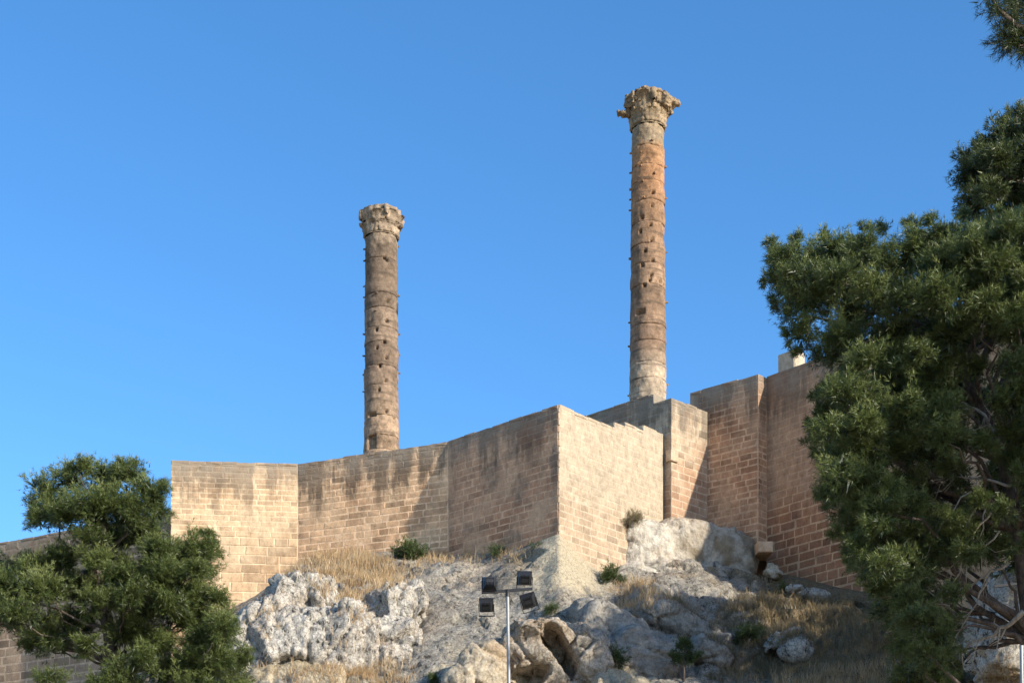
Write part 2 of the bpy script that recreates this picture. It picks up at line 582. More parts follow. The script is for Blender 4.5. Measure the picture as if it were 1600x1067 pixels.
court = [(-30, 83), (-23.8, 79.4), (-14.2, 74.2), (-9.1, 73), (-2.6, 70), (1.8, 66.3), (6.2, 71.6), (8.4, 73.2), (11, 71.6), (27.4, 53.4), (60, 75), (60, 140), (-60, 140)]
nc = len(court)
cme = py_mesh('courtyard', [(x, y, 22.0 + EYE) for x, y in court] + [(x, y, 6.0) for x, y in court],
              [tuple(range(nc))[::-1]] + [(i, (i + 1) % nc, nc + (i + 1) % nc, nc + i) for i in range(nc)])
tag(link('courtyard', cme, M_EARTH), kind='structure')

# ------------------------------------------------------------------ castle walls
def unit_block(seed):
    r = random.Random(seed)
    j = lambda a: r.uniform(-a, a)
    V, Fc = [], []
    base = [(-.5, -.5), (.5, -.5), (.5, .5), (-.5, .5)]
    rim = [(x + j(.022), z + j(.05)) for x, z in base]
    for x, z in base:
        V.append((x, 0.5, z))
    for x, z in rim:
        V.append((x, -.5 + 0.055 + j(.015), z))
    for x, z in rim:
        V.append((x * (0.93 + j(.02)), -.5 + j(.02), z * (0.86 + j(.04))))
    c = len(V)
    V.append((j(.1), -.5 - 0.02 + j(.03), j(.1)))
    for a in range(4):
        b = (a + 1) % 4
        Fc.append((a, b, 4 + b, 4 + a))
        Fc.append((4 + a, 4 + b, 8 + b, 8 + a))
        Fc.append((8 + a, 8 + b, c))
    return V, Fc


def block_meshes(mat, n=8, seed=0):
    out = []
    for i in range(n):
        me = py_mesh('block', *unit_block(seed * 100 + i))
        me.materials.append(mat)
        out.append(me)
    return out


def courses(zt, zb, hf, seed):
    r = random.Random(seed)
    zs = [zt]
    while zs[-1] > zb:
        zs.append(zs[-1] - hf(zs[-1]) * r.uniform(0.92, 1.08))
    return zs


def wall_face(root, p0, p1, prof, zb, zs, mats, bl, thick=0.9, wm=0.62, jw=0.032, proud=(0.002, 0.011), ins0=lambda k: 0.0, ins1=lambda k: 0.0,
              core_in=(0.0, 0.0), seed=0, coping=True, tmax=None, wf=None, step=None, nocore=False, tmin=0.0, under=1.6):
    """one face of ashlar: a core of mortar and rubble, coursed blocks proud of it and coping stones, all children of root"""
    r = random.Random(seed)
    p0, p1 = Vector((*p0, 0)), Vector((*p1, 0))
    L = (p1 - p0).length
    d = (p1 - p0) / L
    ang = math.atan2(d.y, d.x)
    n = Vector((d.y, -d.x, 0))
    org = root.location
    tx = [a for a, b in prof]
    tz = [b for a, b in prof]
    topz = lambda t: float(np.interp(t, tx, tz))
    zbf = zb if callable(zb) else (lambda t: zb)
    def place(name, me, t, y, z, sx, sy, sz, rz=0.0):
        w = p0 + d * t - n * y
        ob = bpy.data.objects.new(name, me)
        COL.objects.link(ob)
        ob.parent = root
        ob.location = (w.x - org.x, w.y - org.y, z - org.z)
        ob.rotation_euler = (0, rz, ang)
        ob.scale = (sx, sy, sz)
        return ob
    if not nocore:
        pts = [(core_in[0], topz(core_in[0]))] + [(a, b) for a, b in prof if core_in[0] < a < L - core_in[1]] + [(L - core_in[1], topz(L - core_in[1]))]
        fine = []
        for (a, b), (c, e) in zip(pts[:-1], pts[1:]):
            m = max(1, int((c - a) / 0.22))
            for i in range(m):
                fine.append((a + (c - a) * i / m, b + (e - b) * i / m + (r.uniform(-.03, .012) if 0 < i else 0)))
        fine.append(pts[-1])
        bot = [(t, zbf(t) - under) for t, z in fine]
        m = len(fine)
        CV = []
        for y in (0.0, thick):
            for t, z in fine + bot:
                w = p0 + d * t - n * y
                CV.append((w.x - org.x, w.y - org.y, z - org.z))
        CF = []
        for i in range(m - 1):
            CF.append((m + i, m + i + 1, i + 1, i))
            CF.append((2 * m + i, 2 * m + i + 1, 3 * m + i + 1, 3 * m + i))
            CF.append((i, i + 1, 2 * m + i + 1, 2 * m + i))
        CF.append((m, 0, 2 * m, 3 * m))
        CF.append((m - 1, 2 * m - 1, 4 * m - 1, 3 * m - 1))
        link('mortar_core', py_mesh('mortar_core', CV, CF), mats[1], root)
    nb = 0
    for k in range(len(zs) - 1):
        z1, z0 = zs[k], zs[k + 1]
        t = ins0(k)
        end = (L if tmax is None else tmax) - ins1(k)
        t = max(t, tmin)
        first = True
        while t < end - 0.08:
            w = (wf(z0) if wf else wm) * r.choice((0.7, 0.85, 1.0, 1.0, 1.2, 1.4))
            if first and k % 2:
                w *= 0.6
            first = False
            t1 = t + w
            if end - t1 < 0.25:
                t1 = end
            tm = 0.5 * (t + t1)
            tp = min(topz(t + 0.02), topz(t1 - 0.02)) - (0.10 if coping else 0.0)
            a, b = z0 + jw / 2, min(z1 - jw / 2, tp - 0.01)
            if b - a > 0.07 and b > zbf(tm) - 0.35:
                pr = r.uniform(*proud)
                if step is not None and z0 < step[0]:
                    pr += step[1]
                if r.random() < 0.05:
                    pr = max(0.003, pr - 0.02)
                dep = 0.26
                jt = jw * r.choice((0.15, 0.5, 0.9, 1.0, 1.0, 1.2, 1.5))
                a += jw * r.uniform(-.32, .30)
                b += jw * r.uniform(-.30, .32) if b < tp - 0.05 else 0
                place('block', bl[r.randrange(len(bl))], tm + r.uniform(-.25, .25) * jw, dep / 2 - pr, 0.5 * (a + b), (t1 - t) - jt, dep, b - a, r.uniform(-.008, .008))
                nb += 1
            t = t1
    if coping:
        t = core_in[0]
        while t < L - core_in[1] - 0.05:
            t1 = min(t + r.uniform(0.55, 1.0), L - core_in[1])
            if (L - core_in[1]) - t1 < 0.3:
                t1 = L - core_in[1]
            # do not straddle a step
            for a in tx:
                if t + 0.05 < a < t1 - 0.05:
                    t1 = a
            h = 0.13
            if r.random() < 0.07:
                t = t1
                continue
            slope = math.atan2(topz(t1 - .01) - topz(t + .01), t1 - t)
            place('coping_stone', bl[r.randrange(len(bl))], 0.5 * (t + t1), thick / 2 - 0.008 - r.uniform(-.006, .008), topz(0.5 * (t + t1)) - h / 2 + 0.02 + r.uniform(-.04, .03), t1 - t - 0.006, thick, h, -slope)
            t = t1
    return nb


K = (1.80, 65.0)
Pb = (-2.62, 69.14)
Q = (-9.13, 71.90)
C0 = (-14.44, 71.38)
R_ = (6.28, 70.18)       # foot of the pale face where it meets the tower
DC = (6.62, 70.05)
DR = (8.30, 71.67)
EC = (10.24, 70.17)
FS = (10.66, 70.62)
FE = (26.5, 52.6)
ZA = 23.87 + EYE

def pair(nm, a1, a2, m1, m2, wash, top, streak, patch, red=0.0, washamt=0.5, grey=0.2, washz=None, pb=0.26, warm=(1, 1, 1)):
    a1, a2, m1, m2, wash = [tuple(x * k for x, k in zip(c, warm)) for c in (a1, a2, m1, m2, wash)]
    return (masonry(nm + '_ashlar', a1, a2, wash, top, streak, patch, pb, red, washamt, grey, washz), masonry(nm + '_mortar', m1, m2, wash, top, streak, patch, 0.0, red * 0.4, washamt, grey, washz))


m_c = pair('left', (0.43, 0.275, 0.165), (0.54, 0.38, 0.25), (0.62, 0.47, 0.325), (0.68, 0.53, 0.375), (0.60, 0.455, 0.315), ZA, 0.55, 0.75, 0.0, 0.5, 0.1, None, 0.22, (1.04, 1.02, 0.94))
m_a = pair('curtain', (0.40, 0.265, 0.175), (0.54, 0.385, 0.26), (0.65, 0.495, 0.36), (0.70, 0.55, 0.41), (0.60, 0.46, 0.33), ZA, 0.74, 0.75, 0.0, 0.5, 0.26, None, 0.30, (1.24, 1.09, 0.90))
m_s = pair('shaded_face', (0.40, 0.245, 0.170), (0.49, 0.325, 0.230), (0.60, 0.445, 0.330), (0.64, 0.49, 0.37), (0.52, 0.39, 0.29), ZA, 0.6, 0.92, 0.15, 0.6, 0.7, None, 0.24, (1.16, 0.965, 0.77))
m_b = pair('pale', (0.37, 0.265, 0.175), (0.45, 0.335, 0.23), (0.51, 0.405, 0.29), (0.54, 0.43, 0.31), (0.50, 0.41, 0.295), ZA + 1, 0.0, 0.70, 0.0, 0.6, 0.08, (18.7 + EYE, 22.0 + EYE), 0.22, (0.90, 0.90, 0.90))
m_d = pair('tower', (0.42, 0.29, 0.18), (0.50, 0.385, 0.265), (0.50, 0.39, 0.275), (0.54, 0.43, 0.31), (0.52, 0.43, 0.315), 26.4 + EYE, 0.6, 0.5, 0.5, 0.5, 0.18)
m_e = pair('buttress', (0.34, 0.20, 0.13), (0.42, 0.27, 0.18), (0.53, 0.385, 0.275), (0.57, 0.43, 0.31), (0.47, 0.34, 0.24), 27.05 + EYE, 0.6, 0.85, 0.1, 0.5, 0.3, None, 0.22, (1.18, 1.03, 0.86))
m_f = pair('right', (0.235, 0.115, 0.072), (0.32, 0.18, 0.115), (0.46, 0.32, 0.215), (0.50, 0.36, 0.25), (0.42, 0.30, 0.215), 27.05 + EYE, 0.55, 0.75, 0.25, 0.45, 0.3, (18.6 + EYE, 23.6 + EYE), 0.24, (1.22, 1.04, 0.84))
m_g = pair('far', (0.27, 0.20, 0.145), (0.34, 0.26, 0.19), (0.44, 0.345, 0.26), (0.48, 0.385, 0.295), (0.43, 0.34, 0.25), 22.4 + EYE, 0.55, 0.55, 0.0, 0.4, 0.25, None, 0.24, (1.1, 1.0, 0.88))

zsA = courses(ZA, 16.0, lambda z: 0.27, 3)

# far wall on the left, behind the pine
g0, g1 = (-32.0, 82.87), (-14.4, 73.5)
w = thing('castle_wall', 'low grey castle wall behind the left pine, further back than the others', 'wall', (g0[0], g0[1], 15))
wall_face(w, g0, g1, [(0, 22.4 + EYE), (19.94, 22.4 + EYE)], 15.0 + EYE, courses(22.4 + EYE, 15.2 + EYE, lambda z: 0.40, 5), m_g, block_meshes(m_g[0], 8, 1), wm=0.95, jw=0.045, seed=11, tmin=8.8)

# leftmost bastion face, nearly square to the camera
w = thing('castle_wall', 'sunlit tan castle wall section beside the left pine, streaked dark under its top', 'wall', (C0[0], C0[1], 17))
def zb_c(t):
    return float(np.interp(t, [0, 1.7, 3.6, 5.4], [16.0, 17.2, 18.7, 20.0])) + EYE
bl = block_meshes(m_c[0], 8, 2)
zsC = courses(ZA, 16.0, lambda z: 0.228 if z > 20.85 + EYE else 0.40, 8)
wall_face(w, C0, Q, [(0, ZA), (5.34, ZA)], zb_c, zsC, m_c, bl, wf=lambda z: 0.72 if z > 20.6 + EYE else 0.80, seed=12, core_in=(0.02, 0.0), step=(20.80 + EYE, 0.012))
# its return, running back to the far wall
wall_face(w, (-14.40, 73.9), (C0[0] + 0.03, C0[1] + 0.35), [(0, ZA - .02), (2.4, ZA - .02)], 16 + EYE, [ZA, ZA - 1], m_c, bl, thick=0.8, core_in=(0, 0.03), seed=13, coping=False, tmax=0.05)

w = thing('castle_wall', 'brown castle curtain wall below the shorter column, half crossed by a slanting shadow', 'wall', (Q[0], Q[1], 18))
bl = block_meshes(m_a[0], 8, 3)
wall_face(w, Q, Pb, [(0, ZA), (7.19, ZA)], lambda t: float(np.interp(t, [0, 3, 7.2], [20.2, 19.6, 18.9])) + EYE, zsA, m_a, bl, seed=14, ins0=lambda k: 0.03, core_in=(0.0, 0.0), wm=0.66)

w = thing('castle_wall', 'shaded brown bastion face between the slanting shadow and the pale corner', 'wall', (Pb[0], Pb[1], 18))
bl = block_meshes(m_s[0], 8, 4)
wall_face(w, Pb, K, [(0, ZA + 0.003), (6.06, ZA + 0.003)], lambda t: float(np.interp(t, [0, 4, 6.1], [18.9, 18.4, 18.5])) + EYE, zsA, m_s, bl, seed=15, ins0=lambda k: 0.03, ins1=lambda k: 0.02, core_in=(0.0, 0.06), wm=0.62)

# pale face with the stepped parapet
w = thing('castle_wall', 'pale cream bastion face in full sun with small steps along its top', 'wall', (K[0], K[1], 17))
bl = block_meshes(m_b[0], 8, 5)
LB = math.dist(K, R_)
sB = [(0, ZA), (3.52, ZA + 0.02), (3.53, ZA + 0.24), (4.24, ZA + 0.25), (4.25, ZA + 0.44), (5.48, ZA + 0.45), (5.49, ZA + 0.66), (LB, ZA + 0.68)]
wall_face(w, K, R_, sB, lambda t: float(np.interp(t, [0, 1.5, 3.0, 7], [18.5, 17.7, 17.6, 18.6])) + EYE, courses(ZA + 0.80, 16.0, lambda z: 0.27, 3), m_b, bl, seed=16, core_in=(0.055, 0.0), wm=0.60, jw=0.026, proud=(0.001, 0.007))

# tower with its parapet
w = thing('castle_tower', 'small square castle tower below the taller column, its front half in shadow', 'tower', (DC[0], DC[1], 19))
bl = block_meshes(m_d[0], 8, 6)
zt = 26.0 + EYE
zsD = courses(zt, 17.5 + EYE, lambda z: 0.30, 9)
wall_face(w, DC, DR, [(0, zt), (2.33, zt)], 18.3 + EYE, zsD, m_d, bl, thick=0.7, seed=17, core_in=(0, 0), wm=0.6, jw=0.025, proud=(0.002, 0.010))
back = (DC[0] - 0.73 * 5.4, DC[1] + 0.683 * 5.4)
LD = 5.4
zp = 26.40 + EYE
wall_face(w, back, (DC[0] - 0.73 * 0.05, DC[1] + 0.683 * 0.05), [(0, zp), (LD - 0.95, zp), (LD - 0.94, zt), (LD - 0.05, zt)], lambda t: (23.0 if t < LD - 1.3 else 18.3) + EYE, courses(zp, 18.2 + EYE, lambda z: 0.30, 10), m_d, bl, thick=0.7, seed=18, core_in=(0, 0.0), wm=0.6, jw=0.025, proud=(0.002, 0.010))
# corbel stones and lower stump at the tower's corner
lw = link('corbel_stone', bl[2], None, w)
lw.location = (0.04, 0.10, 23.6 + EYE - 19)
lw.rotation_euler = (0, 0, math.atan2(DR[1] - DC[1], DR[0] - DC[0]))
lw.scale = (0.46, 0.30, 0.44)

# buttress
w = thing('castle_wall', 'tall brown brick-like buttress wall right of the tower, in shade', 'wall', (EC[0], EC[1], 19))
bl = block_meshes(m_e[0], 8, 7)
ze = 27.03 + EYE
e0 = (DR[0] - 0.743 * 0.9, DR[1] + 0.669 * 0.9)
LE = math.dist(e0, EC)
zsE = courses(ze, 18.6 + EYE, lambda z: 0.27, 13)
wall_face(w, e0, EC, [(0, ze), (LE, ze)], 19.9 + EYE, zsE, m_e, bl, seed=19, ins0=lambda k: 0.4, ins1=lambda k: 0.015, core_in=(0, 0.05), wm=0.56, jw=0.045, under=0.25)
LS = math.dist(EC, FS)
wall_face(w, EC, FS, [(0, ze + 0.002), (LS, ze + 0.002)], 19.9 + EYE, zsE, m_e, bl, thick=0.6, seed=20, ins0=lambda k: 0.0, core_in=(0, 0), wm=0.34, jw=0.04, coping=False, under=0.25)

# right wall running behind the big pine
w = thing('castle_wall', 'long dark red-brown castle wall running behind the big right pine', 'wall', (FS[0], FS[1], 17))
bl = block_meshes(m_f[0], 8, 8)
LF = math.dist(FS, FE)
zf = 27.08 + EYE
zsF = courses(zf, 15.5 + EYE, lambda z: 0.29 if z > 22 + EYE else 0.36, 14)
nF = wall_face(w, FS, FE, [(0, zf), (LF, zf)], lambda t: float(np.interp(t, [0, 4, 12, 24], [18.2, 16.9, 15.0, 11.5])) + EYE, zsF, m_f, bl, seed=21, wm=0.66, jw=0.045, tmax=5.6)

# loose stones of the castle
def rough_stone(name, label, cat, loc, size, rz, mat, seed, grp=None):
    V, Fc = unit_block(seed)
    c = len(V)
    Fc = Fc + [(3, 2, 1, 0)]
    rr = random.Random(seed)
    V = [(x * size[0] * rr.uniform(.93, 1.05), y * size[1], z * size[2] * rr.uniform(.94, 1.05)) for x, y, z in V]
    o = link(name, py_mesh(name, V, Fc), mat, None, loc)
    o.rotation_euler = (0, rr.uniform(-.04, .04), rz)
    return tag(o, label, cat, grp)


dF = (Vector(FE) - Vector(FS)).normalized()
angF = math.atan2(dF.y, dF.x)
pm = Vector(FS) + dF * 1.05 + Vector((-dF.y, dF.x)) * 0.42
rough_stone('merlon_stone', 'single worn stone merlon left standing on the top of the right wall', 'stone', (pm.x - 0.05, pm.y, zf + 0.32), (0.72, 0.85, 0.86), math.atan2(0.694, 0.72), m_b[1], 5)
pb = P(1191, 860, 69.3)
rough_stone('corner_stone', 'orange-brown block jutting over the dark hole at the foot of the buttress', 'stone', tuple(pb), (0.66, 1.2, 0.48), 0.1, m_e[1], 9)

# ------------------------------------------------------------------ columns
def ico(sub):
    import bmesh
    bm = bmesh.new()
    bmesh.ops.create_icosphere(bm, subdivisions=sub, radius=1.0)
    V = np.array([v.co[:] for v in bm.verts])
    Fc = np.array([[v.index for v in f.verts] for f in bm.faces])
    bm.free()
    return V, Fc


ICO4 = ico(4)


def lump_mesh(blobs, voxel, seed, er, axis=None, niche=None):
    """union of boxy lumps, remeshed and eroded"""
    parts = []
    for (c0, rad, pw, tl) in blobs:
        V = ICO4[0]
        V = np.sign(V) * np.abs(V) ** (2.0 / pw)
        V = V / (np.sum(np.abs(V) ** pw, axis=1) ** (1 / pw))[:, None] * np.array(rad)
        c, s_ = math.cos(tl), math.sin(tl)
        V = np.stack([V[:, 0] * c + V[:, 2] * s_, V[:, 1], -V[:, 0] * s_ + V[:, 2] * c], -1)
        parts.append((V + c0, ICO4[1]))
    V, Fc = join(parts)
    tmp = np_mesh('tmp', V, Fc, 3)
    to = bpy.data.objects.new('tmp', tmp)
    COL.objects.link(to)
    md = to.modifiers.new('r', 'REMESH')
    md.mode = 'VOXEL'
    md.voxel_size = voxel
    me = bpy.data.meshes.new_from_object(to.evaluated_get(bpy.context.evaluated_depsgraph_get()))
    bpy.data.objects.remove(to)
    bpy.data.meshes.remove(tmp)
    n = len(me.vertices)
    co = np.empty(n * 3, np.float32)
    no = np.empty(n * 3, np.float32)
    me.vertices.foreach_get('co', co)
    me.vertices.foreach_get('normal', no)
    co = co.reshape(-1, 3).astype(float)
    no = no.reshape(-1, 3)
    rid = 1 - np.abs(2 * fbm(co * er[1] * 1.3, 3, seed + 4) - 1)
    d = er[0] * (fbm(co * er[1], 5, seed, 0.6) - 0.5) + 0.5 * er[0] * facet(co * er[1] * 1.2, seed)[0] - er[0] * 0.5 * sstep(0.7, 0.95, rid)
    if axis is not None:
        th = np.arctan2(co[:, 1] - axis[1], co[:, 0] - axis[0])
        d = d + 0.055 * np.cos(th * 16 + 2.2 * fbm(co * 1.5, 2, seed + 9)) * (1 - np.abs(no[:, 2]))
    co = co + no * d[:, None]
    if niche is not None:
        c, rx, rz, dep = niche
        q = np.maximum(np.abs(co[:, 0] - c[0]) / rx, np.abs(co[:, 2] - c[2]) / rz)
        m = (1 - sstep(0.75, 1.05, q)) * (co[:, 1] < axis[1] + 0.1)
        co[:, 1] += dep * m
    me.vertices.foreach_set('co', co.astype(np.float32).ravel())
    me.polygons.foreach_set('use_smooth', np.ones(len(me.polygons), dtype=bool))
    me.update()
    return me


def drum_mesh(r0, r1, h, seed, holes, worn):
    nth, nz = 120, max(10, int(h / 0.05))
    th = np.linspace(-np.pi, np.pi, nth, endpoint=False)
    zz = np.linspace(0, h, nz)
    TH, ZZ = np.meshgrid(th, zz)
    R = r0 + (r1 - r0) * ZZ / h
    p = np.stack([np.cos(TH) * 0.85, np.sin(TH) * 0.85, ZZ], -1).reshape(-1, 3) + seed * 3.7
    R = R + (0.07 * (fbm(p * 1.3, 4, seed) - 0.5) + 0.075 * worn * (fbm(p * 3.6, 4, seed + 3) - 0.5)).reshape(R.shape)
    # joint: rounded and chipped arrises
    e = np.minimum(ZZ, h - ZZ)
    chip = (fbm(p * 2.6, 3, seed + 8).reshape(R.shape) - 0.35) * 0.14
    R = R - np.maximum(0, np.clip(chip, -.02, .06) - 0.004) * np.exp(-(e / 0.028) ** 2)
    for (a, hz, w, hh, dep) in holes:
        da = (TH - a + np.pi) % (2 * np.pi) - np.pi
        q = np.maximum(np.abs(da * r0) / w, np.abs(ZZ - hz) / hh)
        R = R - dep * (1 - sstep(0.75, 1.05, q))
    V = np.stack([R * np.cos(TH), R * np.sin(TH), ZZ], -1).reshape(-1, 3)
    Fq = grid_faces(nth, nz, True)
    me = np_mesh('drum', V, Fq, 4)
    import bmesh
    bm = bmesh.new()
    bm.from_mesh(me)
    bm.verts.ensure_lookup_table()
    bm.faces.new([bm.verts[i] for i in range(nth)][::-1])
    bm.faces.new([bm.verts[(nz - 1) * nth + i] for i in range(nth)])
    bm.to_mesh(me)
    bm.free()
    return me


def leaf_mesh(w, h, curl, seed):
    """acanthus leaf: ribbed tongue that bends outwards at its tip; base at origin, outwards is +x"""
    rr = np.random.default_rng(seed)
    nu, nv = 9, 12
    u = np.linspace(-1, 1, nu)
    v = np.linspace(0, 1, nv)
    U, Vv = np.meshgrid(u, v)
    width = w * 0.5 * (0.75 + 0.45 * np.sin(Vv * np.pi * 0.8)) * (1 - 0.55 * sstep(0.75, 1, Vv)) * (1 + 0.12 * np.sin(Vv * 19))
    out = 0.06 + curl * sstep(0.45, 1.0, Vv) ** 1.4 + 0.05 * (1 - U ** 2) + 0.03 * np.cos(U * 9)
    zz = h * (Vv - 0.16 * sstep(0.82, 1.0, Vv))
    X = out + rr.normal(0, 0.010, out.shape)
    Y = U * width
    front = np.stack([X, Y, zz], -1).reshape(-1, 3)
    backv = front + np.array([-0.11, 0, -0.02])
    V = np.vstack([front, backv])
    n = nu * nv
    f = grid_faces(nu, nv)
    side = []
    ring = list(range(nu)) + [nu * (j + 1) + nu - 1 for j in range(nv - 1)] + [n - 1 - i for i in range(1, nu)] + [nu * j for j in range(nv - 2, 0, -1)]
    for i in range(len(ring)):
        a, b = ring[i], ring[(i + 1) % len(ring)]
        side.append((b, a, a + n, b + n))
    Fq = np.vstack([f, f[:, ::-1] + n, np.array(side)])
    return np_mesh('leaf', V, Fq, 4)


def volute_mesh(L, seed):
    """corner volute: tapering horn that swings out and curls under"""
    t = np.linspace(0, 1, 14)
    x = L * (0.15 + 0.85 * t)
    z = 0.42 * np.sin(t * 2.3) - 0.30 * sstep(0.7, 1, t)
    pts = np.stack([x, 0.03 * np.sin(t * 5 + seed), z], -1)
    r = 0.20 - 0.09 * t
    r[-1] = 0.06
    V, Fq = tube(pts, r, 9)
    V = V + (np.random.default_rng(seed).normal(0, 0.018, V.shape))
    return np_mesh('volute', V, Fq, 4)


def column(label, px, ybase, ytop_shaft, ytop, Y, wb, wt, stops, seed, spec, lumps, niche):
    base = P(px, ybase, Y)
    zb = 22.0 + EYE
    z_sh = P(px, ytop_shaft, Y)[2]
    z_top = P(px, ytop, Y)[2]
    root = thing('stone_column', label, 'column', (base[0], Y, zb))
    rb, rt = wb / 2 * Y / F, wt / 2 * Y / F
    mat = column_mat('column_stone', stops, base[2], z_top)
    H = z_sh - zb
    view = math.atan2(-Y, -base[0])    # azimuth that faces the camera
    rr = random.Random(seed)
    hs = []
    z = 0
    while z < H - 0.5:
        h = rr.choice((0.7, 0.95, 1.15, 1.45, 1.7, 0.85))
        if H - (z + h) < 0.6:
            h = H - z
        hs.append((z, h))
        z += h
    pegs, holes = [], []
    for (py, off, kind) in spec:
        if rr.random() < 0.12 and kind in 'ph':
            continue
        py += rr.uniform(-4, 4)
        off += rr.uniform(-.10, .10) if abs(off) < 1.4 else 0
        zz = P(px, py, Y)[2] - zb
        (pegs if kind == 'p' else holes).append((zz, view + off, kind))
    for (z, h) in hs:
        hl = []
        for (zz, a, kind) in holes:
            if z - 0.12 < zz < z + h + 0.12:
                aa = (a + np.pi) % (2 * np.pi) - np.pi
                if kind == 'h':
                    hl.append((aa, zz - z, 0.075, 0.085, 0.20))
                elif kind == 'w':
                    hl.append((aa, zz - z, 0.24, 0.11, 0.22))
                elif kind == 'n':
                    hl.append((aa, zz - z, 0.26, 0.55, 0.18))
        t = lambda q: rb + (rt - rb) * (q / H) ** 1.3
        me = drum_mesh(t(z), t(z + h), h - 0.003, seed + int(z * 10), hl, 1.6 if z > H - 2.2 or z < 6.8 else 0.8)
        ob = link('drum', me, mat, root, (rr.uniform(-.012, .012), rr.uniform(-.012, .012), z))
    # projecting pegs
    pv, pf = box(0, 0, 0, 0.17, 0.09, 0.09)
    pv = pv * np.where(pv[:, :1] > 0, np.array([1, .72, .72]), 1)
    pme = py_mesh('peg', pv, pf)
    pme.materials.append(mat)
    for (zz, a, k) in pegs:
        r = (rb + (rt - rb) * (zz / H) ** 1.3) + 0.02
        ob = link('peg', pme, None, root, (r * math.cos(a), r * math.sin(a), zz))
        ob.rotation_euler = (rr.uniform(-.3, .3), rr.uniform(-.1, .3), a + rr.uniform(-.1, .1))
        s = rr.uniform(0.75, 1.15)
        ob.scale = (rr.uniform(0.85, 1.1), s, s)
    # capital
    hc = z_top - z_sh
    nth, nz = 96, 40
    th = np.linspace(-np.pi, np.pi, nth, endpoint=False)
    zz = np.linspace(0, hc * 0.80, nz)
    TH, ZZ = np.meshgrid(th, zz)
    q = ZZ / hc
    R = rt * (1.0 + 0.08 * np.exp(-(q / 0.04) ** 2) - 0.02 + 0.16 * sstep(0.35, 0.8, q)) + 0.06 * np.abs(np.sin(TH * 8)) * sstep(0.05, 0.15, q)
    p = np.stack([np.cos(TH), np.sin(TH), ZZ], -1).reshape(-1, 3) + seed
    R = R + (0.14 * (fbm(p * 3.2, 4, seed) - 0.5)).reshape(R.shape)
    R[-1] *= 0.05
    Vb = np.stack([R * np.cos(TH), R * np.sin(TH), ZZ], -1).reshape(-1, 3)
    cap = link('capital', np_mesh('capital', Vb, grid_faces(nth, nz, True), 4), mat, root, (0, 0, H))
    for row, (n, w, h, curl, z0, roff) in enumerate(((8, 0.62, hc * 0.36, 0.20, 0.06, -0.03), (8, 0.60, hc * 0.44, 0.34, hc * 0.28, 0.02))):
        for i in range(n):
            if rr.random() < 0.08:
                continue
            a = view + (i + 0.5 * row + 0.25) * 2 * math.pi / n
            me = leaf_mesh(w, h * rr.uniform(.9, 1.1), curl * rr.uniform(.45, 0.85), seed * 50 + row * 10 + i)
            ob = link('acanthus_leaf', me, mat, cap, ((rt + roff) * math.cos(a), (rt + roff) * math.sin(a), z0))
            ob.rotation_euler = (0, 0, a)
    for i, off in enumerate((-1.3, 0.27, 1.84, 3.4)):
        a = view + off
        ob = link('volute', volute_mesh(0.34, seed + i), mat, cap, (rt * 0.92 * math.cos(a), rt * 0.92 * math.sin(a), hc * 0.46))
        ob.rotation_euler = (0, 0, a)
    # broken abacus: what is left of the carved top
    k = Y / F
    me = lump_mesh([(P(a, b, Y + dy), (c * k, e * k, f * k), pw, tl) for (a, b, dy, c, e, f, pw, tl) in lumps], 0.036, seed, (0.15, 3.6), (base[0], Y), (P(niche[0], niche[1], Y), niche[2] * k, niche[3] * k, niche[4]))
    V_ = np.empty(len(me.vertices) * 3, np.float32)
    me.vertices.foreach_get('co', V_)
    V_ = V_.reshape(-1, 3) - np.array([base[0], Y, zb + H], np.float32)
    me.vertices.foreach_set('co', V_.ravel())
    me.update()
    link('abacus', me, mat, cap)
    return root


specR = []
for i, y in enumerate(range(232, 460, 13)):
    specR.append((y, (-0.30 if i % 2 else 0.30) + random.uniform(-.07, .07), 'p' if (y < 345 and (i % 2 or y < 300)) else 'h'))
for y in (206, 236, 266, 296, 312, 328, 364, 394, 407, 505, 538, 618):
    specR.append((y, -1.53, 'p'))
for y in (202, 262, 315, 324, 394, 470, 604):
    specR.append((y, 1.53, 'p'))
specR += [(445, 0.16, 'h'), (448, 0.50, 'h'), (450, 0.86, 'h'), (500, -0.55, 'w'), (500, -0.02, 'h'), (455, 1.2, 'h')]
column('taller stone column with an orange band near the top, behind the tower', 1012.5, 628, 204, 138, 74.0, 59, 50,
       [(0.0, (0.50, 0.43, 0.335)), (0.10, (0.44, 0.365, 0.28)), (0.17, (0.30, 0.215, 0.155)), (0.40, (0.33, 0.235, 0.165)), (0.60, (0.36, 0.235, 0.15)), (0.70, (0.42, 0.245, 0.14)), (0.79, (0.47, 0.29, 0.165)), (0.815, (0.34, 0.28, 0.20)), (1.0, (0.42, 0.33, 0.22))], 31, specR,
       [(1013, 180, 0, 27, 27, 16, 3.0, 0), (1013, 164, 0, 33, 32, 13, 3.6, 0.03), (1030, 162, -0.3, 20, 20, 14, 3.0, 0), (1046, 160, -0.3, 15, 9, 8.5, 2.6, 0.10), (1058, 161, -0.3, 8, 7, 5.5, 2.6, 0.2), (1043, 176, -0.2, 10, 8, 7, 2.4, -0.6), (976, 179, -0.2, 14, 7, 4.6, 2.8, 0.10), (985, 163, -0.2, 8, 12, 11, 3, 0), (1010, 149, 0.1, 20, 18, 9, 2.4, 0.05), (1036, 151, 0, 8, 8, 7, 2.5, 0), (984, 152, 0.1, 6, 7, 5, 2.5, 0)], (1004, 163, 15, 9, 0.55))
specL = []
for i, y in enumerate((452, 467, 479, 497, 514, 527, 542, 557, 571, 585, 602, 616, 652)):
    specL.append((y, (0.30 if i % 2 == 0 else -0.22) + random.uniform(-.08, .08), 'h' if i % 2 == 0 or y > 500 else 'p'))
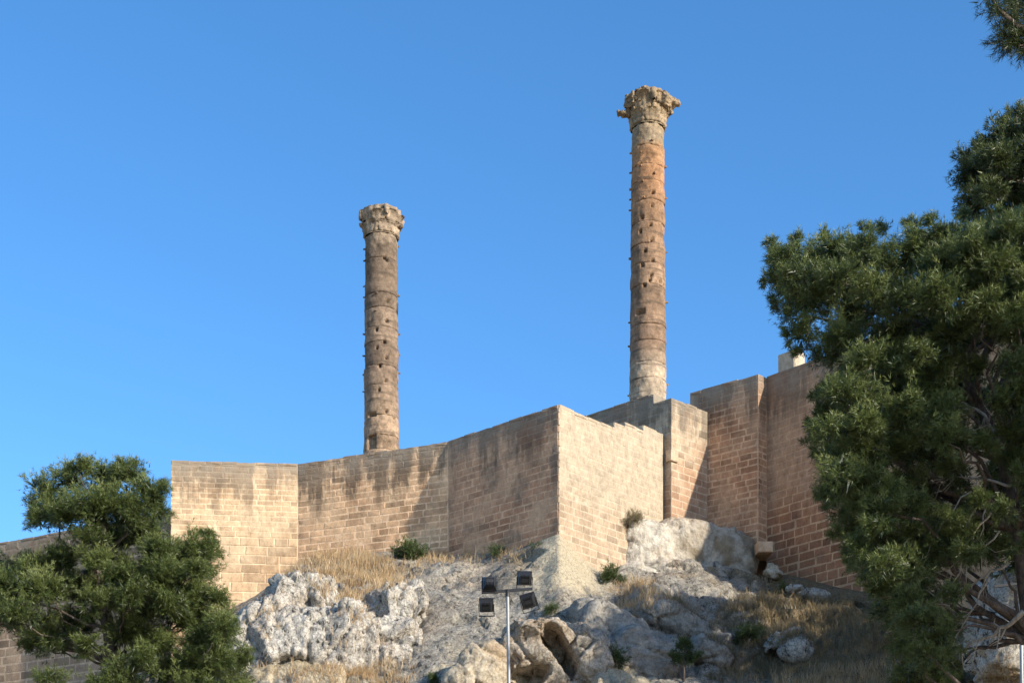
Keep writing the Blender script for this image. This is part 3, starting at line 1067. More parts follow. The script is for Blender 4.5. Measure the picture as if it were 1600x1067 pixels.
for y in (375, 387, 405, 445, 468, 494, 523, 557, 583, 614):
    specL.append((y, -1.53, 'p'))
for y in (388, 460, 520, 554, 579):
    specL.append((y, 1.53, 'p'))
specL += [(660, -0.62, 'w'), (420, 0.45, 'h'), (416, 0.2, 'h'), (657, 0.75, 'h'), (694, -0.72, 'n')]
column('shorter grey-brown stone column standing behind the brown curtain wall', 596, 706, 374, 321, 82.0, 56, 50,
       [(0.0, (0.42, 0.315, 0.225)), (0.14, (0.36, 0.275, 0.20)), (0.30, (0.28, 0.215, 0.165)), (0.55, (0.29, 0.228, 0.175)), (0.72, (0.25, 0.195, 0.15)), (0.80, (0.17, 0.135, 0.105)), (0.86, (0.36, 0.295, 0.225)), (1.0, (0.42, 0.35, 0.265))], 44, specL,
       [(596, 352, 0, 22, 22, 13, 2.8, 0), (596, 342, 0, 24, 23, 9, 3.2, -0.03), (568, 353, -0.2, 7, 6, 4, 2.6, 0.5), (624, 355, -0.2, 8, 6, 3.6, 2.6, -0.4), (590, 330, 0, 11, 12, 8, 2.4, 0), (611, 337, -0.2, 11, 11, 9, 2.6, 0.2), (576, 337, -0.3, 8, 9, 9, 2.6, 0), (577, 327, 0, 5, 6, 5, 2.4, 0)], (599, 343, 9, 5, 0.4))

# ------------------------------------------------------------------ rocks
ROCK_GEO = []


def rock(name, label, blobs, mat, voxel=0.11, seed=0, rough=1.0, vert=1.0, cat='rock', hollows=()):
    """union of boxy lumps, remeshed and weathered with joints, facets and pits"""
    parts = []
    for (px, py, Y, rx, ry, rz, pw, tx, tz) in blobs:
        V = ICO4[0]
        V = np.sign(V) * np.abs(V) ** (2.0 / pw)
        V = V / (np.sum(np.abs(V) ** pw, axis=1) ** (1 / pw))[:, None]
        V = V * np.array([rx, ry, rz])
        c, s = math.cos(tx), math.sin(tx)
        V = np.stack([V[:, 0] * c + V[:, 2] * s, V[:, 1], -V[:, 0] * s + V[:, 2] * c], -1)
        c, s = math.cos(tz), math.sin(tz)
        V = np.stack([V[:, 0] * c - V[:, 1] * s, V[:, 0] * s + V[:, 1] * c, V[:, 2]], -1)
        parts.append((V + P(px, py, Y), ICO4[1]))
    V, Fc = join(parts)
    tmp = np_mesh('tmp', V, Fc, 3)
    to = bpy.data.objects.new('tmp', tmp)
    COL.objects.link(to)
    md = to.modifiers.new('r', 'REMESH')
    md.mode = 'VOXEL'
    md.voxel_size = voxel
    dg = bpy.context.evaluated_depsgraph_get()
    me = bpy.data.meshes.new_from_object(to.evaluated_get(dg))
    bpy.data.objects.remove(to)
    bpy.data.meshes.remove(tmp)
    nV = len(me.vertices)
    co = np.empty(nV * 3, np.float32)
    me.vertices.foreach_get('co', co)
    co = co.reshape(-1, 3).astype(float)
    no = np.empty(nV * 3, np.float32)
    me.vertices.foreach_get('normal', no)
    no = no.reshape(-1, 3).astype(float)
    q = co * np.array([1, 1, vert])
    q = q + 0.35 * (np.stack([fbm(q * 0.8, 3, seed + 1), fbm(q * 0.8, 3, seed + 2), fbm(q * 0.8, 3, seed + 3)], -1) - 0.5)
    fa, f1, f2 = facet(q * 0.62, seed + 4)
    fb, g1, g2 = facet(q * 1.5, seed + 7)
    fc, k1, k2 = facet(q * 3.9, seed + 12)
    rid = 1 - np.abs(2 * fbm(q * 1.6, 4, seed + 33) - 1)
    d = 0.9 * (fbm(q * 0.5, 3, seed) - 0.5) + 1.25 * fa + 0.42 * fb + 0.10 * fc - 0.10 * sstep(0.85, 0.98, rid)
    d -= 0.26 * np.exp(-((f2 - f1) / 0.045) ** 2) + 0.13 * np.exp(-((g2 - g1) / 0.06) ** 2) + 0.05 * np.exp(-((k2 - k1) / 0.09) ** 2)
    d += 0.10 * (fbm(q * 3.0, 5, seed + 20, 0.62) - 0.5)
    co = co + no * (d * rough)[:, None]
    for (hx, hy, hY, hrx, hrz, dep, tl) in hollows:
        hc = P(hx, hy, hY)
        dx, dz = co[:, 0] - hc[0] + 0.6 * (fbm(co * 1.3, 4, seed + 61) - 0.5), co[:, 2] - hc[2] + 0.6 * (fbm(co * 1.3, 4, seed + 62) - 0.5)
        u, w = dx * math.cos(tl) - dz * math.sin(tl), dx * math.sin(tl) + dz * math.cos(tl)
        m = (1 - sstep(0.6, 1.0, np.sqrt((u / hrx) ** 2 + (w / hrz) ** 2))) * (co[:, 1] < hY + 0.6)
        co[:, 1] += dep * m
    org = co.mean(0)
    org[2] = co[:, 2].min()
    me.vertices.foreach_set('co', (co - org).astype(np.float32).ravel())
    me.polygons.foreach_set('use_smooth', np.ones(len(me.polygons), dtype=bool))
    me.update()
    me.name = name
    o = link(name, me, mat, None, tuple(org))
    tag(o, label, cat, None, 'thing')
    nf = len(me.polygons)
    ls = np.empty(len(me.loops), np.int32)
    me.loops.foreach_get('vertex_index', ls)
    st = np.empty(nf, np.int32)
    me.polygons.foreach_get('loop_start', st)
    tt = np.empty(nf, np.int32)
    me.polygons.foreach_get('loop_total', tt)
    ROCK_GEO.append((co, [tuple(ls[a:a + b]) for a, b in zip(st, tt)]))
    return o


rock('rock_outcrop', 'big jagged white-grey limestone outcrop under the dry grass, right of the left pine',
     [(478, 985, 63.2, 1.6, 1.5, 2.2, 3.0, 0.06, 0.15), (428, 1010, 62.4, 1.6, 1.5, 1.8, 2.8, 0.35, 0.0), (500, 1050, 61.3, 2.9, 1.6, 2.2, 3.4, 0, 0), (618, 992, 62.7, 1.0, 1.4, 1.95, 4.5, -0.04, 0.35), (605, 1050, 61.4, 1.6, 1.5, 1.8, 3.4, 0, 0.1), (400, 1065, 60.8, 1.1, 1.4, 2.0, 2.8, 0.1, 0), (555, 1000, 62.5, 1.2, 1.2, 1.45, 3, 0, 0), (655, 1040, 61.0, 0.6, 1.0, 1.3, 3, -0.4, 0)],
     M_ROCK, 0.08, 3, 0.72, 0.55)
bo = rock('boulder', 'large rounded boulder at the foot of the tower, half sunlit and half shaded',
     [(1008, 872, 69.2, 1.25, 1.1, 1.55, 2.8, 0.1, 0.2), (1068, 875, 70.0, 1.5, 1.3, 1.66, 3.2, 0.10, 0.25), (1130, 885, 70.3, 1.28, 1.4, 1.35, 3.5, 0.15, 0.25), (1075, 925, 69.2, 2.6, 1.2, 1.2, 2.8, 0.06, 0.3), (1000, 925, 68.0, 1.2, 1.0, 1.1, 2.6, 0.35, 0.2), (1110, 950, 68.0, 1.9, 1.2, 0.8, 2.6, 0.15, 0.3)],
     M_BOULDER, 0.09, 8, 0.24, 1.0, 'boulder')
# rusty and grey crust, with shade painted in, over the boulder's right half
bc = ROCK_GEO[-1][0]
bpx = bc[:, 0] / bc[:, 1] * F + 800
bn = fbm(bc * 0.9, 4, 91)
for nm, arr in (('soil_shade', sstep(1040, 1110, bpx + (bn - 0.5) * 150) * (0.35 + 0.5 * sstep(0.4, 0.6, fbm(bc * 1.6, 3, 92)))), ('cream', 0 * bn)):
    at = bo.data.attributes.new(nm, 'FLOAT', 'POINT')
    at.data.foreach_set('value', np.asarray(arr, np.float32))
rock('boulder', 'cream boulder at the bottom edge, left of the floodlight pole',
     [(755, 1050, 57.6, 0.85, 0.9, 1.0, 2.8, 0.3, 0.2), (728, 1072, 57.4, 0.6, 0.8, 0.6, 2.6, 0, 0)], M_ROCKW, 0.08, 12, 0.5, 1.0, 'boulder')
rock('rock_ledge', 'overhanging ochre rock ledge above a dark hollow, right of the floodlight pole',
     [(860, 1035, 58.8, 1.7, 1.2, 1.45, 3.2, -0.1, 0.1), (920, 1030, 58.8, 0.8, 1.2, 1.5, 3.2, -0.45, 0.0), (808, 1010, 58.6, 0.8, 1.0, 0.9, 2.8, 0.2, 0), (840, 985, 58.4, 1.1, 1.2, 0.45, 3.0, 0.08, 0.1)], M_LEDGE, 0.075, 16, 0.50, 1.0, 'rock',
     [(872, 1020, 58.2, 0.45, 1.1, 1.5, -0.5), (822, 1055, 58.0, 0.8, 0.45, 1.4, -0.1)])
rock('rock_slab', 'grey shaded rock slab below the pale fan, with weeds around it',
     [(955, 990, 60.6, 1.3, 1.3, 0.85, 3.2, 0.38, 0.15), (1000, 1035, 59.6, 1.3, 1.2, 1.1, 3.2, 0.36, 0.1), (925, 965, 61.0, 0.9, 1.1, 0.6, 3.0, 0.3, 0.1)], M_SLAB, 0.08, 22, 0.32, 1.0)
rock('rock_slab', 'long grey bedrock slab sloping down from the boulder, beside the small sapling',
     [(1065, 985, 62.0, 1.9, 1.3, 0.7, 3.0, 0.42, 0.15), (1110, 1025, 60.4, 1.0, 1.0, 0.6, 2.8, 0.45, 0.1), (1035, 955, 64.0, 1.5, 1.3, 0.7, 3.0, 0.35, 0.2)], M_SLAB, 0.08, 25, 0.32, 1.0)
rock('boulder', 'pale rounded rock at the dark hole under the buttress', [(1203, 890, 68.6, 0.34, 0.4, 0.36, 2.5, 0.2, 0), (1214, 897, 68.4, 0.3, 0.4, 0.22, 2.5, 0, 0)], M_ROCKW, 0.06, 31, 0.3, 1.0, 'boulder')
rock('boulder', 'dark broken rock among weeds in the middle of the shaded slope', [(1225, 1000, 60.5, 0.65, 0.6, 0.4, 3.5, -0.2, 0.3), (1240, 1015, 60.0, 0.45, 0.5, 0.35, 3.0, 0.2, 0)], M_ROCK, 0.07, 35, 0.5, 1.0, 'boulder')
rock('rock_slab', 'long pale flat rock lying along the foot of the right wall', [(1258, 930, 66.0, 0.9, 0.6, 0.22, 3.0, 0.2, 0.2)], M_ROCK, 0.07, 38, 0.35, 1.0)
rock('boulder', 'grey-blue shaded rock face at the right edge behind the second lamp pole', [(1600, 985, 52.0, 1.7, 1.5, 1.9, 3.2, 0.1, 0.2), (1690, 990, 52.0, 2.0, 1.5, 2.2, 3.0, 0, 0)], M_ROCK, 0.11, 41, 0.5, 1.0, 'boulder')

geoV, geoF, off = [HILL_V], [tuple(f) for f in HILL_F], len(HILL_V)
for v, f in ROCK_GEO:
    geoV.append(v)
    geoF += [tuple(i + off for i in t) for t in f]
    off += len(v)
BVH = BVHTree.FromPolygons([tuple(v) for v in np.vstack(geoV)], geoF)


def surf(px, py):
    """where the ground lies in the direction of a photo pixel"""
    d = Vector(P(px, py, 1.0)) - Vector((0, 0, EYE))
    h = BVH.ray_cast(Vector((0, 0, EYE)), d.normalized(), 200)
    return h[0]


def drop(x, y, z):
    h = BVH.ray_cast(Vector((x, y, z + 1.2)), Vector((0, 0, -1)), 6)
    return h[0]


# ------------------------------------------------------------------ foliage
def unit(v):
    return v / (np.linalg.norm(v, axis=-1, keepdims=True) + 1e-9)


def needles(pos, axis, L, nn, nl, nw, tint, r, spread=0.85, droop=0.15):
    """brush-like shoots: nn needles round each axis. returns V (3 per needle), tint"""
    S = len(pos)
    t = r.random((S, nn)) * 0.95 + 0.05
    ref = unit(r.normal(size=(S, 3)))
    A = unit(np.cross(axis, ref))
    B = np.cross(axis, A)
    a = r.random((S, nn)) * 2 * np.pi
    rad = np.cos(a)[..., None] * A[:, None] + np.sin(a)[..., None] * B[:, None]
    sp = spread * (0.6 + 0.6 * r.random((S, nn)))[..., None]
    d = unit(axis[:, None] + rad * sp + np.array([0, 0, -droop]))
    b = pos[:, None] + axis[:, None] * (t * L[:, None])[..., None]
    ln = (nl * (0.7 + 0.6 * r.random((S, nn))))[..., None]
    side = unit(np.cross(d, r.normal(size=(S, nn, 3)))) * (nw * 0.5)
    tip = b + d * ln
    V = np.stack([b - side, b + side, tip], 2).reshape(-1, 3)
    T = np.repeat((tint[:, None] + 0.12 * (r.random((S, nn)) - 0.5)).ravel(), 3)
    return V, T


def foliage(name, V, T, mat, parent, loc):
    V = V - np.array(loc)
    me = np_mesh(name, V, np.arange(len(V)).reshape(-1, 3), 3, False)
    at = me.attributes.new('tint', 'FLOAT', 'POINT')
    at.data.foreach_set('value', np.clip(T, 0, 1).astype(np.float32))
    return link(name, me, mat, parent)


def pad_shoots(c, rad, nclump, nshoot, r, flat=0.75, up=0.35, away=None):
    """shoots of one foliage pad: twigs fan out from its branch tip, shoots crowd along the outer part of every twig"""
    dirs = unit(r.normal(size=(nclump, 3)))
    dirs[:, 2] = dirs[:, 2] * 0.8 + up * 0.7
    if away is not None:
        dirs = dirs + away * 0.45
    dirs = unit(dirs)
    L = rad * (0.45 + 0.65 * r.random(nclump) ** 0.8)
    t = (0.25 + 0.75 * r.random((nclump, nshoot)) ** 0.75)
    curve = np.array([0, 0, 1.0]) * (rad * 0.18 * (t ** 2 - 0.4))[..., None]
    jit = r.normal(size=(nclump, nshoot, 3)) * (rad * 0.115)
    pos = c + (dirs[:, None] * np.array([1, 1, flat])) * (L[:, None] * t)[..., None] + curve + jit
    ax = unit(dirs[:, None] * 0.8 + 0.55 * r.normal(size=pos.shape) + np.array([0, 0, 0.30]))
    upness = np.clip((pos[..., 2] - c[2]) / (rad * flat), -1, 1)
    tone = 0.10 + 0.22 * r.random(nclump)[:, None] + 0.26 * np.clip(upness, 0, 1) + 0.14 * t ** 2 + 0.22 * r.random((nclump, nshoot)) ** 3  # sunlit tops painted in: upper shoots get a lighter tint
    return pos.reshape(-1, 3), ax.reshape(-1, 3), tone.ravel()


def in_poly(x, y, poly):
    c = False
    n = len(poly)
    for i in range(n):
        x1, y1 = poly[i]
        x2, y2 = poly[i - 1]
        if (y1 > y) != (y2 > y) and x < (x2 - x1) * (y - y1) / (y2 - y1) + x1:
            c = not c
    return c


def limb(root, p, q, r0, r1, mat, seed, sag=0.12, name='branch'):
    rr = np.random.default_rng(seed)
    t = np.linspace(0, 1, 9)[:, None]
    L = np.linalg.norm(q - p)
    pts = p * (1 - t) + q * t
    pts += np.array([0, 0, 1]) * (sag * L * np.sin(t * np.pi))
    wob = rr.normal(size=(9, 3)) * L * 0.022
    wob[0] = 0
    wob[-1] = 0
    V, Fq = tube(pts + wob - np.array(root.location), np.linspace(r0, r1, 9), 6)
    return link(name, np_mesh(name, V, Fq, 4), mat, root)


def pine(label, trunk, tr, pads, Y, dY, mat, seed, nclump, nshoot, nn, nl, nw, SL=0.16, limbs=True, group=None, up=0.35, limb_p=0.45):
    """pads: (px, py, radius px, depth offset); trunk: world points"""
    r = np.random.default_rng(seed)
    trunk = np.array(trunk)
    root = thing('pine_tree', label, 'tree', tuple(trunk[0]), group)
    V, Fq = tube(trunk - trunk[0], np.linspace(tr, tr * 0.28, len(trunk)), 10)
    link('trunk', np_mesh('trunk', V, Fq, 4), M_BARK, root)
    VV, TT = [], []
    for i, (px, py, rp, dy) in enumerate(pads):
        y = Y + dy
        c = P(px, py, y)
        rad = rp * y / F
        ps, ax, tn = pad_shoots(c, rad, max(2, int(nclump * (rp / 40.0) ** 1.6 * r.uniform(.85, 1.15) * (0.4 if 1650 < px < 1900 else 0.6 if px > 2100 else 1.0))), nshoot, r, 0.80, up, unit((c - trunk[min(4, len(trunk) - 1)]) * np.array([1, 1, 0.3])))
        L = SL * (0.7 + 0.6 * r.random(len(ps)))
        v, t = needles(ps, ax, L, nn, nl, nw, tn + r.uniform(-.06, .08), r)
        VV.append(v)
        TT.append(t)
        ni = max(2, int(8 * (rp / 40.0) ** 1.5))
        ip = c + unit(r.normal(size=(ni, 3))) * (rad * 0.55 * r.random(ni) ** 0.5)[:, None] * np.array([1, 1, 0.6])
        v, t = needles(ip, unit(r.normal(size=(ni, 3)) + np.array([0, 0, 0.2])), np.full(ni, 0.2), 9, rad * 0.42, rad * 0.10, np.full(ni, 0.02), r, 1.4)  # wide dark inner blades, added to block light and deepen the pad's interior
        VV.append(v)
        TT.append(t)
        if limbs and r.random() < limb_p:
            k = np.argmin(np.linalg.norm(trunk - (c - np.array([0, 0, 0.9 + 0.3 * np.linalg.norm(c[:2] - trunk[0][:2])])), axis=1))
            limb(root, trunk[k], c + np.array([0, 0, -0.25 * rad]), 0.025 + 0.010 * np.linalg.norm(c - trunk[k]), 0.010, M_BARK, seed * 100 + i, 0.02)
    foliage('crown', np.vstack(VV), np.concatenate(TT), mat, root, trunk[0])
    return root


# left pine
padsL = [(75, 775, 36), (118, 752, 36), (165, 757, 38), (205, 752, 30), (232, 775, 32), (248, 800, 22), (97, 806, 40), (150, 800, 44), (200, 800, 40), (225, 828, 36), (150, 836, 36), (125, 735, 22), (195, 735, 20), (245, 758, 12), (70, 802, 30), (185, 838, 30),
         (302, 858, 32), (322, 842, 16), (272, 880, 40), (243, 862, 34), (48, 890, 36), (108, 878, 36), (-5, 900, 36), (148, 885, 30), (200, 900, 40), (60, 915, 46), (8, 925, 46), (115, 925, 36), (310, 890, 30), (255, 905, 40), (150, 915, 36),
         (255, 940, 42), (300, 925, 36), (285, 962, 42), (335, 975, 34), (322, 1000, 36), (350, 1038, 36), (372, 1030, 24), (305, 1035, 40), (262, 1048, 40), (85, 990, 44), (120, 975, 36), (205, 985, 36), (238, 1005, 34), (30, 965, 40), (60, 1010, 26), (215, 950, 40), (340, 940, 22), (80, 1062, 26), (200, 1075, 36), (300, 1085, 45), (360, 1080, 36), (-30, 950, 45), (180, 930, 30), (-40, 915, 36)]
rl = np.random.default_rng(5)
padsL = [(a, b, c * 1.12, float(rl.uniform(-1.6, 1.6))) for a, b, c in padsL]
padsL += [(a + float(rl.uniform(-14, 14)), b + float(rl.uniform(-4, 14)), c * 0.8, float(rl.uniform(-2.0, 1.0))) for a, b, c, d in padsL[6:] if c > 32]
padsL += [(190, 1050, 34, -1.8), (150, 945, 32, -1.9), (165, 1075, 34, -1.8), (225, 1035, 34, -1.9), (140, 1010, 26, -1.6), (200, 930, 32, -2)]
tl = [P(205, 1720, 45), P(200, 1400, 45), P(190, 1150, 45), P(178, 1040, 45.0), P(172, 990, 44.8), P(160, 940, 45), P(150, 890, 45), P(160, 850, 45.2), P(160, 800, 45.2), P(155, 765, 45.2)]
tl[0][2] = -0.2
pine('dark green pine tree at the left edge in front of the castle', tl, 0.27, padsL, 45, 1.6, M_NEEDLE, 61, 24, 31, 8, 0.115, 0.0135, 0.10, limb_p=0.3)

# big right pine
polyR = [(1192, 392), (1225, 376), (1330, 362), (1400, 352), (1470, 342), (1540, 340), (1600, 332), (1800, 330), (1860, 600), (1800, 860), (1600, 900), (1560, 880), (1535, 950), (1500, 1090), (1405, 1090), (1385, 980), (1365, 930), (1330, 905), (1318, 850), (1280, 800), (1268, 750), (1290, 735), (1258, 690), (1280, 640), (1276, 585), (1245, 540), (1205, 470)]
rr = np.random.default_rng(17)
padsR = []
tries = 0
while len(padsR) < 330 and tries < 60000:
    tries += 1
    x, y = rr.uniform(1190, 1860), rr.uniform(330, 1090)
    rp = rr.uniform(26, 52)
    if not all(in_poly(x + rp * 0.9 * math.cos(a), y + rp * 0.9 * math.sin(a), polyR) for a in np.linspace(0, 6.28, 9)[:-1]):
        continue
    # see-through places where bare wood shows
    if 1500 < x < 1600 and 560 < y < 720 and rr.random() < 0.75:
        continue
    if x > 1450 and 700 < y < 900 and rr.random() < 0.55:
        continue
    if x > 1640 and rr.random() < 0.5:
        continue
    dy = rr.uniform(-2.6, 2.6)
    if any((x - a) ** 2 + (y - b) ** 2 + (dy - e) ** 2 * 500 < (0.36 * (rp + c)) ** 2 for a, b, c, e in padsR):
        continue
    padsR.append((x, y, rp, dy))
padsR += [(a, b, c, float(rr.uniform(-1.2, 1.2))) for a, b, c in ((1235, 405, 34), (1222, 442, 28), (1245, 485, 36), (1268, 420, 40), (1258, 525, 28), (1292, 560, 34), (1290, 470, 40), (1300, 395, 34), (1218, 408, 22), (1292, 640, 26), (1285, 668, 26), (1400, 955, 40), (1432, 1005, 42), (1462, 1050, 38), (1372, 925, 30), (1440, 935, 42), (1488, 985, 32), (1422, 1062, 38), (1345, 870, 30), (1395, 900, 40), (1500, 1040, 26))]
# small tufts that break up the outline
for (x, y) in [(1200, 384), (1212, 400), (1196, 430), (1203, 470), (1228, 520), (1245, 545), (1272, 610), (1268, 655), (1262, 690), (1276, 700), (1245, 372), (1285, 368), (1340, 360), (1375, 352), (1420, 348), (1450, 342), (1500, 340), (1560, 336), (1585, 335), (1285, 770), (1290, 790), (1320, 880), (1300, 830)]:
    padsR.append((x + 9, y + 6, 17, float(rr.uniform(-1, 1))))
tr_ = [P(1660, 2150, 30), P(1640, 1700, 30), P(1625, 1300, 30), P(1612, 1000, 30.2), P(1590, 830, 30), P(1568, 720, 30), P(1535, 640, 30), P(1500, 580, 30), P(1470, 530, 30.1), P(1440, 480, 30.1), P(1420, 430, 30)]
tr_[0][2] = -0.2
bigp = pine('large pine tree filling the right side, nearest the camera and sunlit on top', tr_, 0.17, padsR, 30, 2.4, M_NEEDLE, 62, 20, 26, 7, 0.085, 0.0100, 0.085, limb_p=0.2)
# bare and dead branches in the open part of its crown
dead = [((1566, 700), (1545, 640), (1500, 620), (1470, 628), 0.030), ((1572, 690), (1530, 690), (1500, 730), (1480, 760), 0.026), ((1580, 760), (1540, 745), (1500, 740), (1462, 752), 0.020), ((1600, 952), (1565, 985), (1530, 1005), (1490, 1018), 0.040), ((1575, 880), (1535, 905), (1490, 925), (1440, 945), 0.024),
        ((1552, 800), (1520, 830), (1490, 900), (1470, 960), 0.016), ((1540, 790), (1532, 850), (1536, 905), (1540, 955), 0.013), ((1530, 780), (1500, 850), (1480, 930), (1450, 1000), 0.014), ((1560, 830), (1520, 870), (1480, 890), (1420, 905), 0.014), ((1520, 800), (1505, 860), (1512, 900), (1500, 960), 0.012), ((1500, 930), (1470, 965), (1440, 985), (1380, 985), 0.018), ((1515, 770), (1470, 800), (1440, 870), (1430, 930), 0.012), ((1545, 900), (1520, 950), (1490, 1000), (1470, 1040), 0.014)]
for i, d in enumerate(dead):
    r = np.random.default_rng(900 + i)
    cp = [P(x, y, 28.9 + 0.5 * math.sin(i * 2.1) + 0.3 * j) for j, (x, y) in enumerate(d[:4])]
    t = np.linspace(0, 1, 12)[:, None]
    b = (1 - t) ** 3 * cp[0] + 3 * (1 - t) ** 2 * t * cp[1] + 3 * (1 - t) * t * t * cp[2] + t ** 3 * cp[3]
    b = b + r.normal(size=b.shape) * 0.025
    prt = [tube(b - trunk0 if False else b - np.array(bigp.location), np.linspace(d[4] * 1.2, d[4] * 0.3, 12), 6)]
    for j in range(7):
        k = r.integers(3, 11)
        q = b[k] + unit(r.normal(size=3) + np.array([-0.6, 0, -0.7])) * r.uniform(0.2, 0.6)
        mid = 0.5 * (b[k] + q) + r.normal(size=3) * 0.05
        prt.append(tube(np.array([b[k], mid, q]) - np.array(bigp.location), [d[4] * 0.45, d[4] * 0.35, d[4] * 0.15], 5))
    vv_, ff_ = join(prt)
    link('dead_branch', np_mesh('dead_branch', vv_, ff_, 4), M_DEAD, bigp)

# darker pine behind it
polyB = [(1600, 158), (1566, 176), (1528, 203), (1495, 236), (1480, 266), (1494, 318), (1512, 350), (1560, 390), (1700, 520), (1850, 420), (1850, 150), (1700, 120)]
rb_ = np.random.default_rng(23)
padsB = []
tries = 0
while len(padsB) < 90 and tries < 20000:
    tries += 1
    x, y, rp = rb_.uniform(1478, 1850), rb_.uniform(120, 520), rb_.uniform(24, 46)
    if all(in_poly(x + rp * 0.92 * math.cos(a), y + rp * 0.92 * math.sin(a), polyB) for a in np.linspace(0, 6.28, 9)[:-1]):
        dy = rb_.uniform(-2, 2)
        if not any((x - a) ** 2 + (y - b) ** 2 + (dy - e) ** 2 * 400 < (0.36 * (rp + c)) ** 2 for a, b, c, e in padsB):
            padsB.append((x, y, rp, dy))
tb = [P(1700, 1690, 39), P(1700, 1100, 39), P(1690, 700, 39), P(1680, 500, 39), P(1660, 350, 39), P(1650, 220, 39)]
tb[0][2] = -0.2
pine('dark pine crown rising behind the big right pine at the right edge', tb, 0.3, padsB, 39, 2, M_NEEDLE2, 63, 20, 28, 8, 0.12, 0.016, 0.10)

# pine on the slope behind the big one: shades the lower right of the hillside
rs = np.random.default_rng(29)
padsS = []
for i in range(100):
    x = rs.uniform(1580, 2160)
    y = np.interp(x, [1560, 1655, 1930, 2150], [600, 490, 360, 370]) + rs.random() ** 1.3 * 420
    padsS.append((x, y, rs.uniform(40, 62), float(rs.uniform(-3, 3))))
tsd = [P(1880, 1330, 49), P(1880, 1100, 49), P(1885, 850, 49), P(1890, 650, 49), P(1890, 420, 49)]
pine('pine tree standing on the slope behind the big right pine', tsd, 0.28, padsS, 49, 3, M_NEEDLE2, 64, 12, 14, 10, 0.22, 0.045, 0.2)

padsT = []
for i in range(74):
    x, y = rs.uniform(2120, 2800), rs.uniform(130, 800)
    padsT.append((x, y, rs.uniform(50, 75), float(rs.uniform(-3, 3))))
tsd = [P(2460, 1400, 47), P(2460, 1150, 47), P(2450, 900, 47), P(2450, 650, 47), P(2450, 200, 47)]
pine('pine tree beyond the right edge that shades the weedy slope', tsd, 0.3, padsT, 47, 3, M_NEEDLE2, 65, 9, 12, 9, 0.22, 0.04, 0.22)

padsU = []
for i in range(110):
    x, y = rs.uniform(2480, 3560), rs.uniform(-420, 1050)
    padsU.append((x, y, rs.uniform(90, 150), float(rs.uniform(-2.5, 2.5))))
tsu = [P(3050, 1790, 23), P(3050, 1200, 23), P(3040, 700, 23), P(3040, 200, 23), P(3040, -350, 23)]
tsu[0][2] = -0.2
pine('pine tree beyond the right edge that shades the lower part of the big pine', tsu, 0.3, padsU, 23, 3, M_NEEDLE2, 66, 3, 18, 5, 0.26, 0.10, 0.22)

# overhanging branch of a near pine, upper right corner
rn = np.random.default_rng(41)
tn_ = [np.array([9.6, 18.5, -0.2]), np.array([9.5, 18.5, 5]), np.array([9.3, 18.4, 10]), np.array([9.0, 18.3, 14]), np.array([8.8, 18.3, 17])]
near = thing('pine_tree', 'near pine reaching one dark needled branch into the upper right corner', 'tree', tuple(tn_[0]))
V_, F_ = tube(np.array(tn_) - tn_[0], [0.24, 0.21, 0.17, 0.12, 0.05], 10)
link('trunk', np_mesh('trunk', V_, F_, 4), M_BARK, near)
VV, TT = [], []
for (path, r0) in ((((2080, 150), (1800, 90), (1640, 60), (1590, 42), (1560, 15), (1543, -12)), 0.06), (((1700, 80), (1640, 85), (1612, 70), (1590, 72)), 0.03), (((1660, 60), (1630, 10), (1600, 5), (1585, 18)), 0.03), (((1640, 60), (1610, 45), (1585, 55), (1570, 60)), 0.02), (((2080, 100), (1900, -60), (1750, -120), (1640, -90)), 0.05)):
    pts = np.array([P(a, b, 18 + 0.15 * math.sin(j)) for j, (a, b) in enumerate(path)])
    tt = np.linspace(0, len(pts) - 1, 40)
    pts = np.stack([np.interp(tt, np.arange(len(pts)), pts[:, k]) for k in range(3)], -1)
    V_, F_ = tube(pts - tn_[0], np.linspace(r0, 0.008, 40), 6)
    link('branch', np_mesh('branch', V_, F_, 4), M_BARK, near)
    tail = pts[16:]
    idx = rn.integers(0, len(tail), 110)
    ax = unit(rn.normal(size=(110, 3)) + np.array([-0.5, 0, -0.1]))
    v, t = needles(tail[idx] + rn.normal(size=(110, 3)) * 0.05, ax, np.full(110, 0.14), 26, 0.085, 0.0055, 0.1 + 0.35 * rn.random(110), rn, 1.1, 0.1)
    VV.append(v)
    TT.append(t)
foliage('crown', np.vstack(VV), np.concatenate(TT), M_NEEDLE2, near, tn_[0])


# ------------------------------------------------------------------ bushes, sapling and dry grass
def bush(name, label, px, py, rpx, mat, seed, n=26, nshoot=16, nn=14, nl=0.10, nw=0.016, flat=0.7, cat='bush', lift=0.35):
    s = surf(px, py + rpx * flat * 0.8)
    if s is None:
        return
    r = np.random.default_rng(seed)
    rad = rpx * s.y / F
    c = np.array([s.x, s.y, s.z + rad * flat * lift])
    root = thing(name, label, cat, tuple(s))
    ps, ax, tn = pad_shoots(c, rad * 0.9, n, nshoot, r, flat, 0.3)
    ok = ps[:, 2] > s.z - 0.5
    v, t = needles(ps[ok], ax[ok], np.full(ok.sum(), 0.14), nn, nl, nw, tn[ok], r, 1.0, 0.0)
    foliage('leaves', v, t, mat, root, s)
    for i in range(5):
        q = c + unit(r.normal(size=3) * np.array([1, 1, 0.3]) + np.array([0, 0, 0.6])) * rad * 0.7 * np.array([1, 1, flat])
        limb(root, np.array(s) + np.array([0, 0, -0.05]), q, 0.018, 0.006, M_DEAD, seed * 10 + i, 0.05, 'stem')


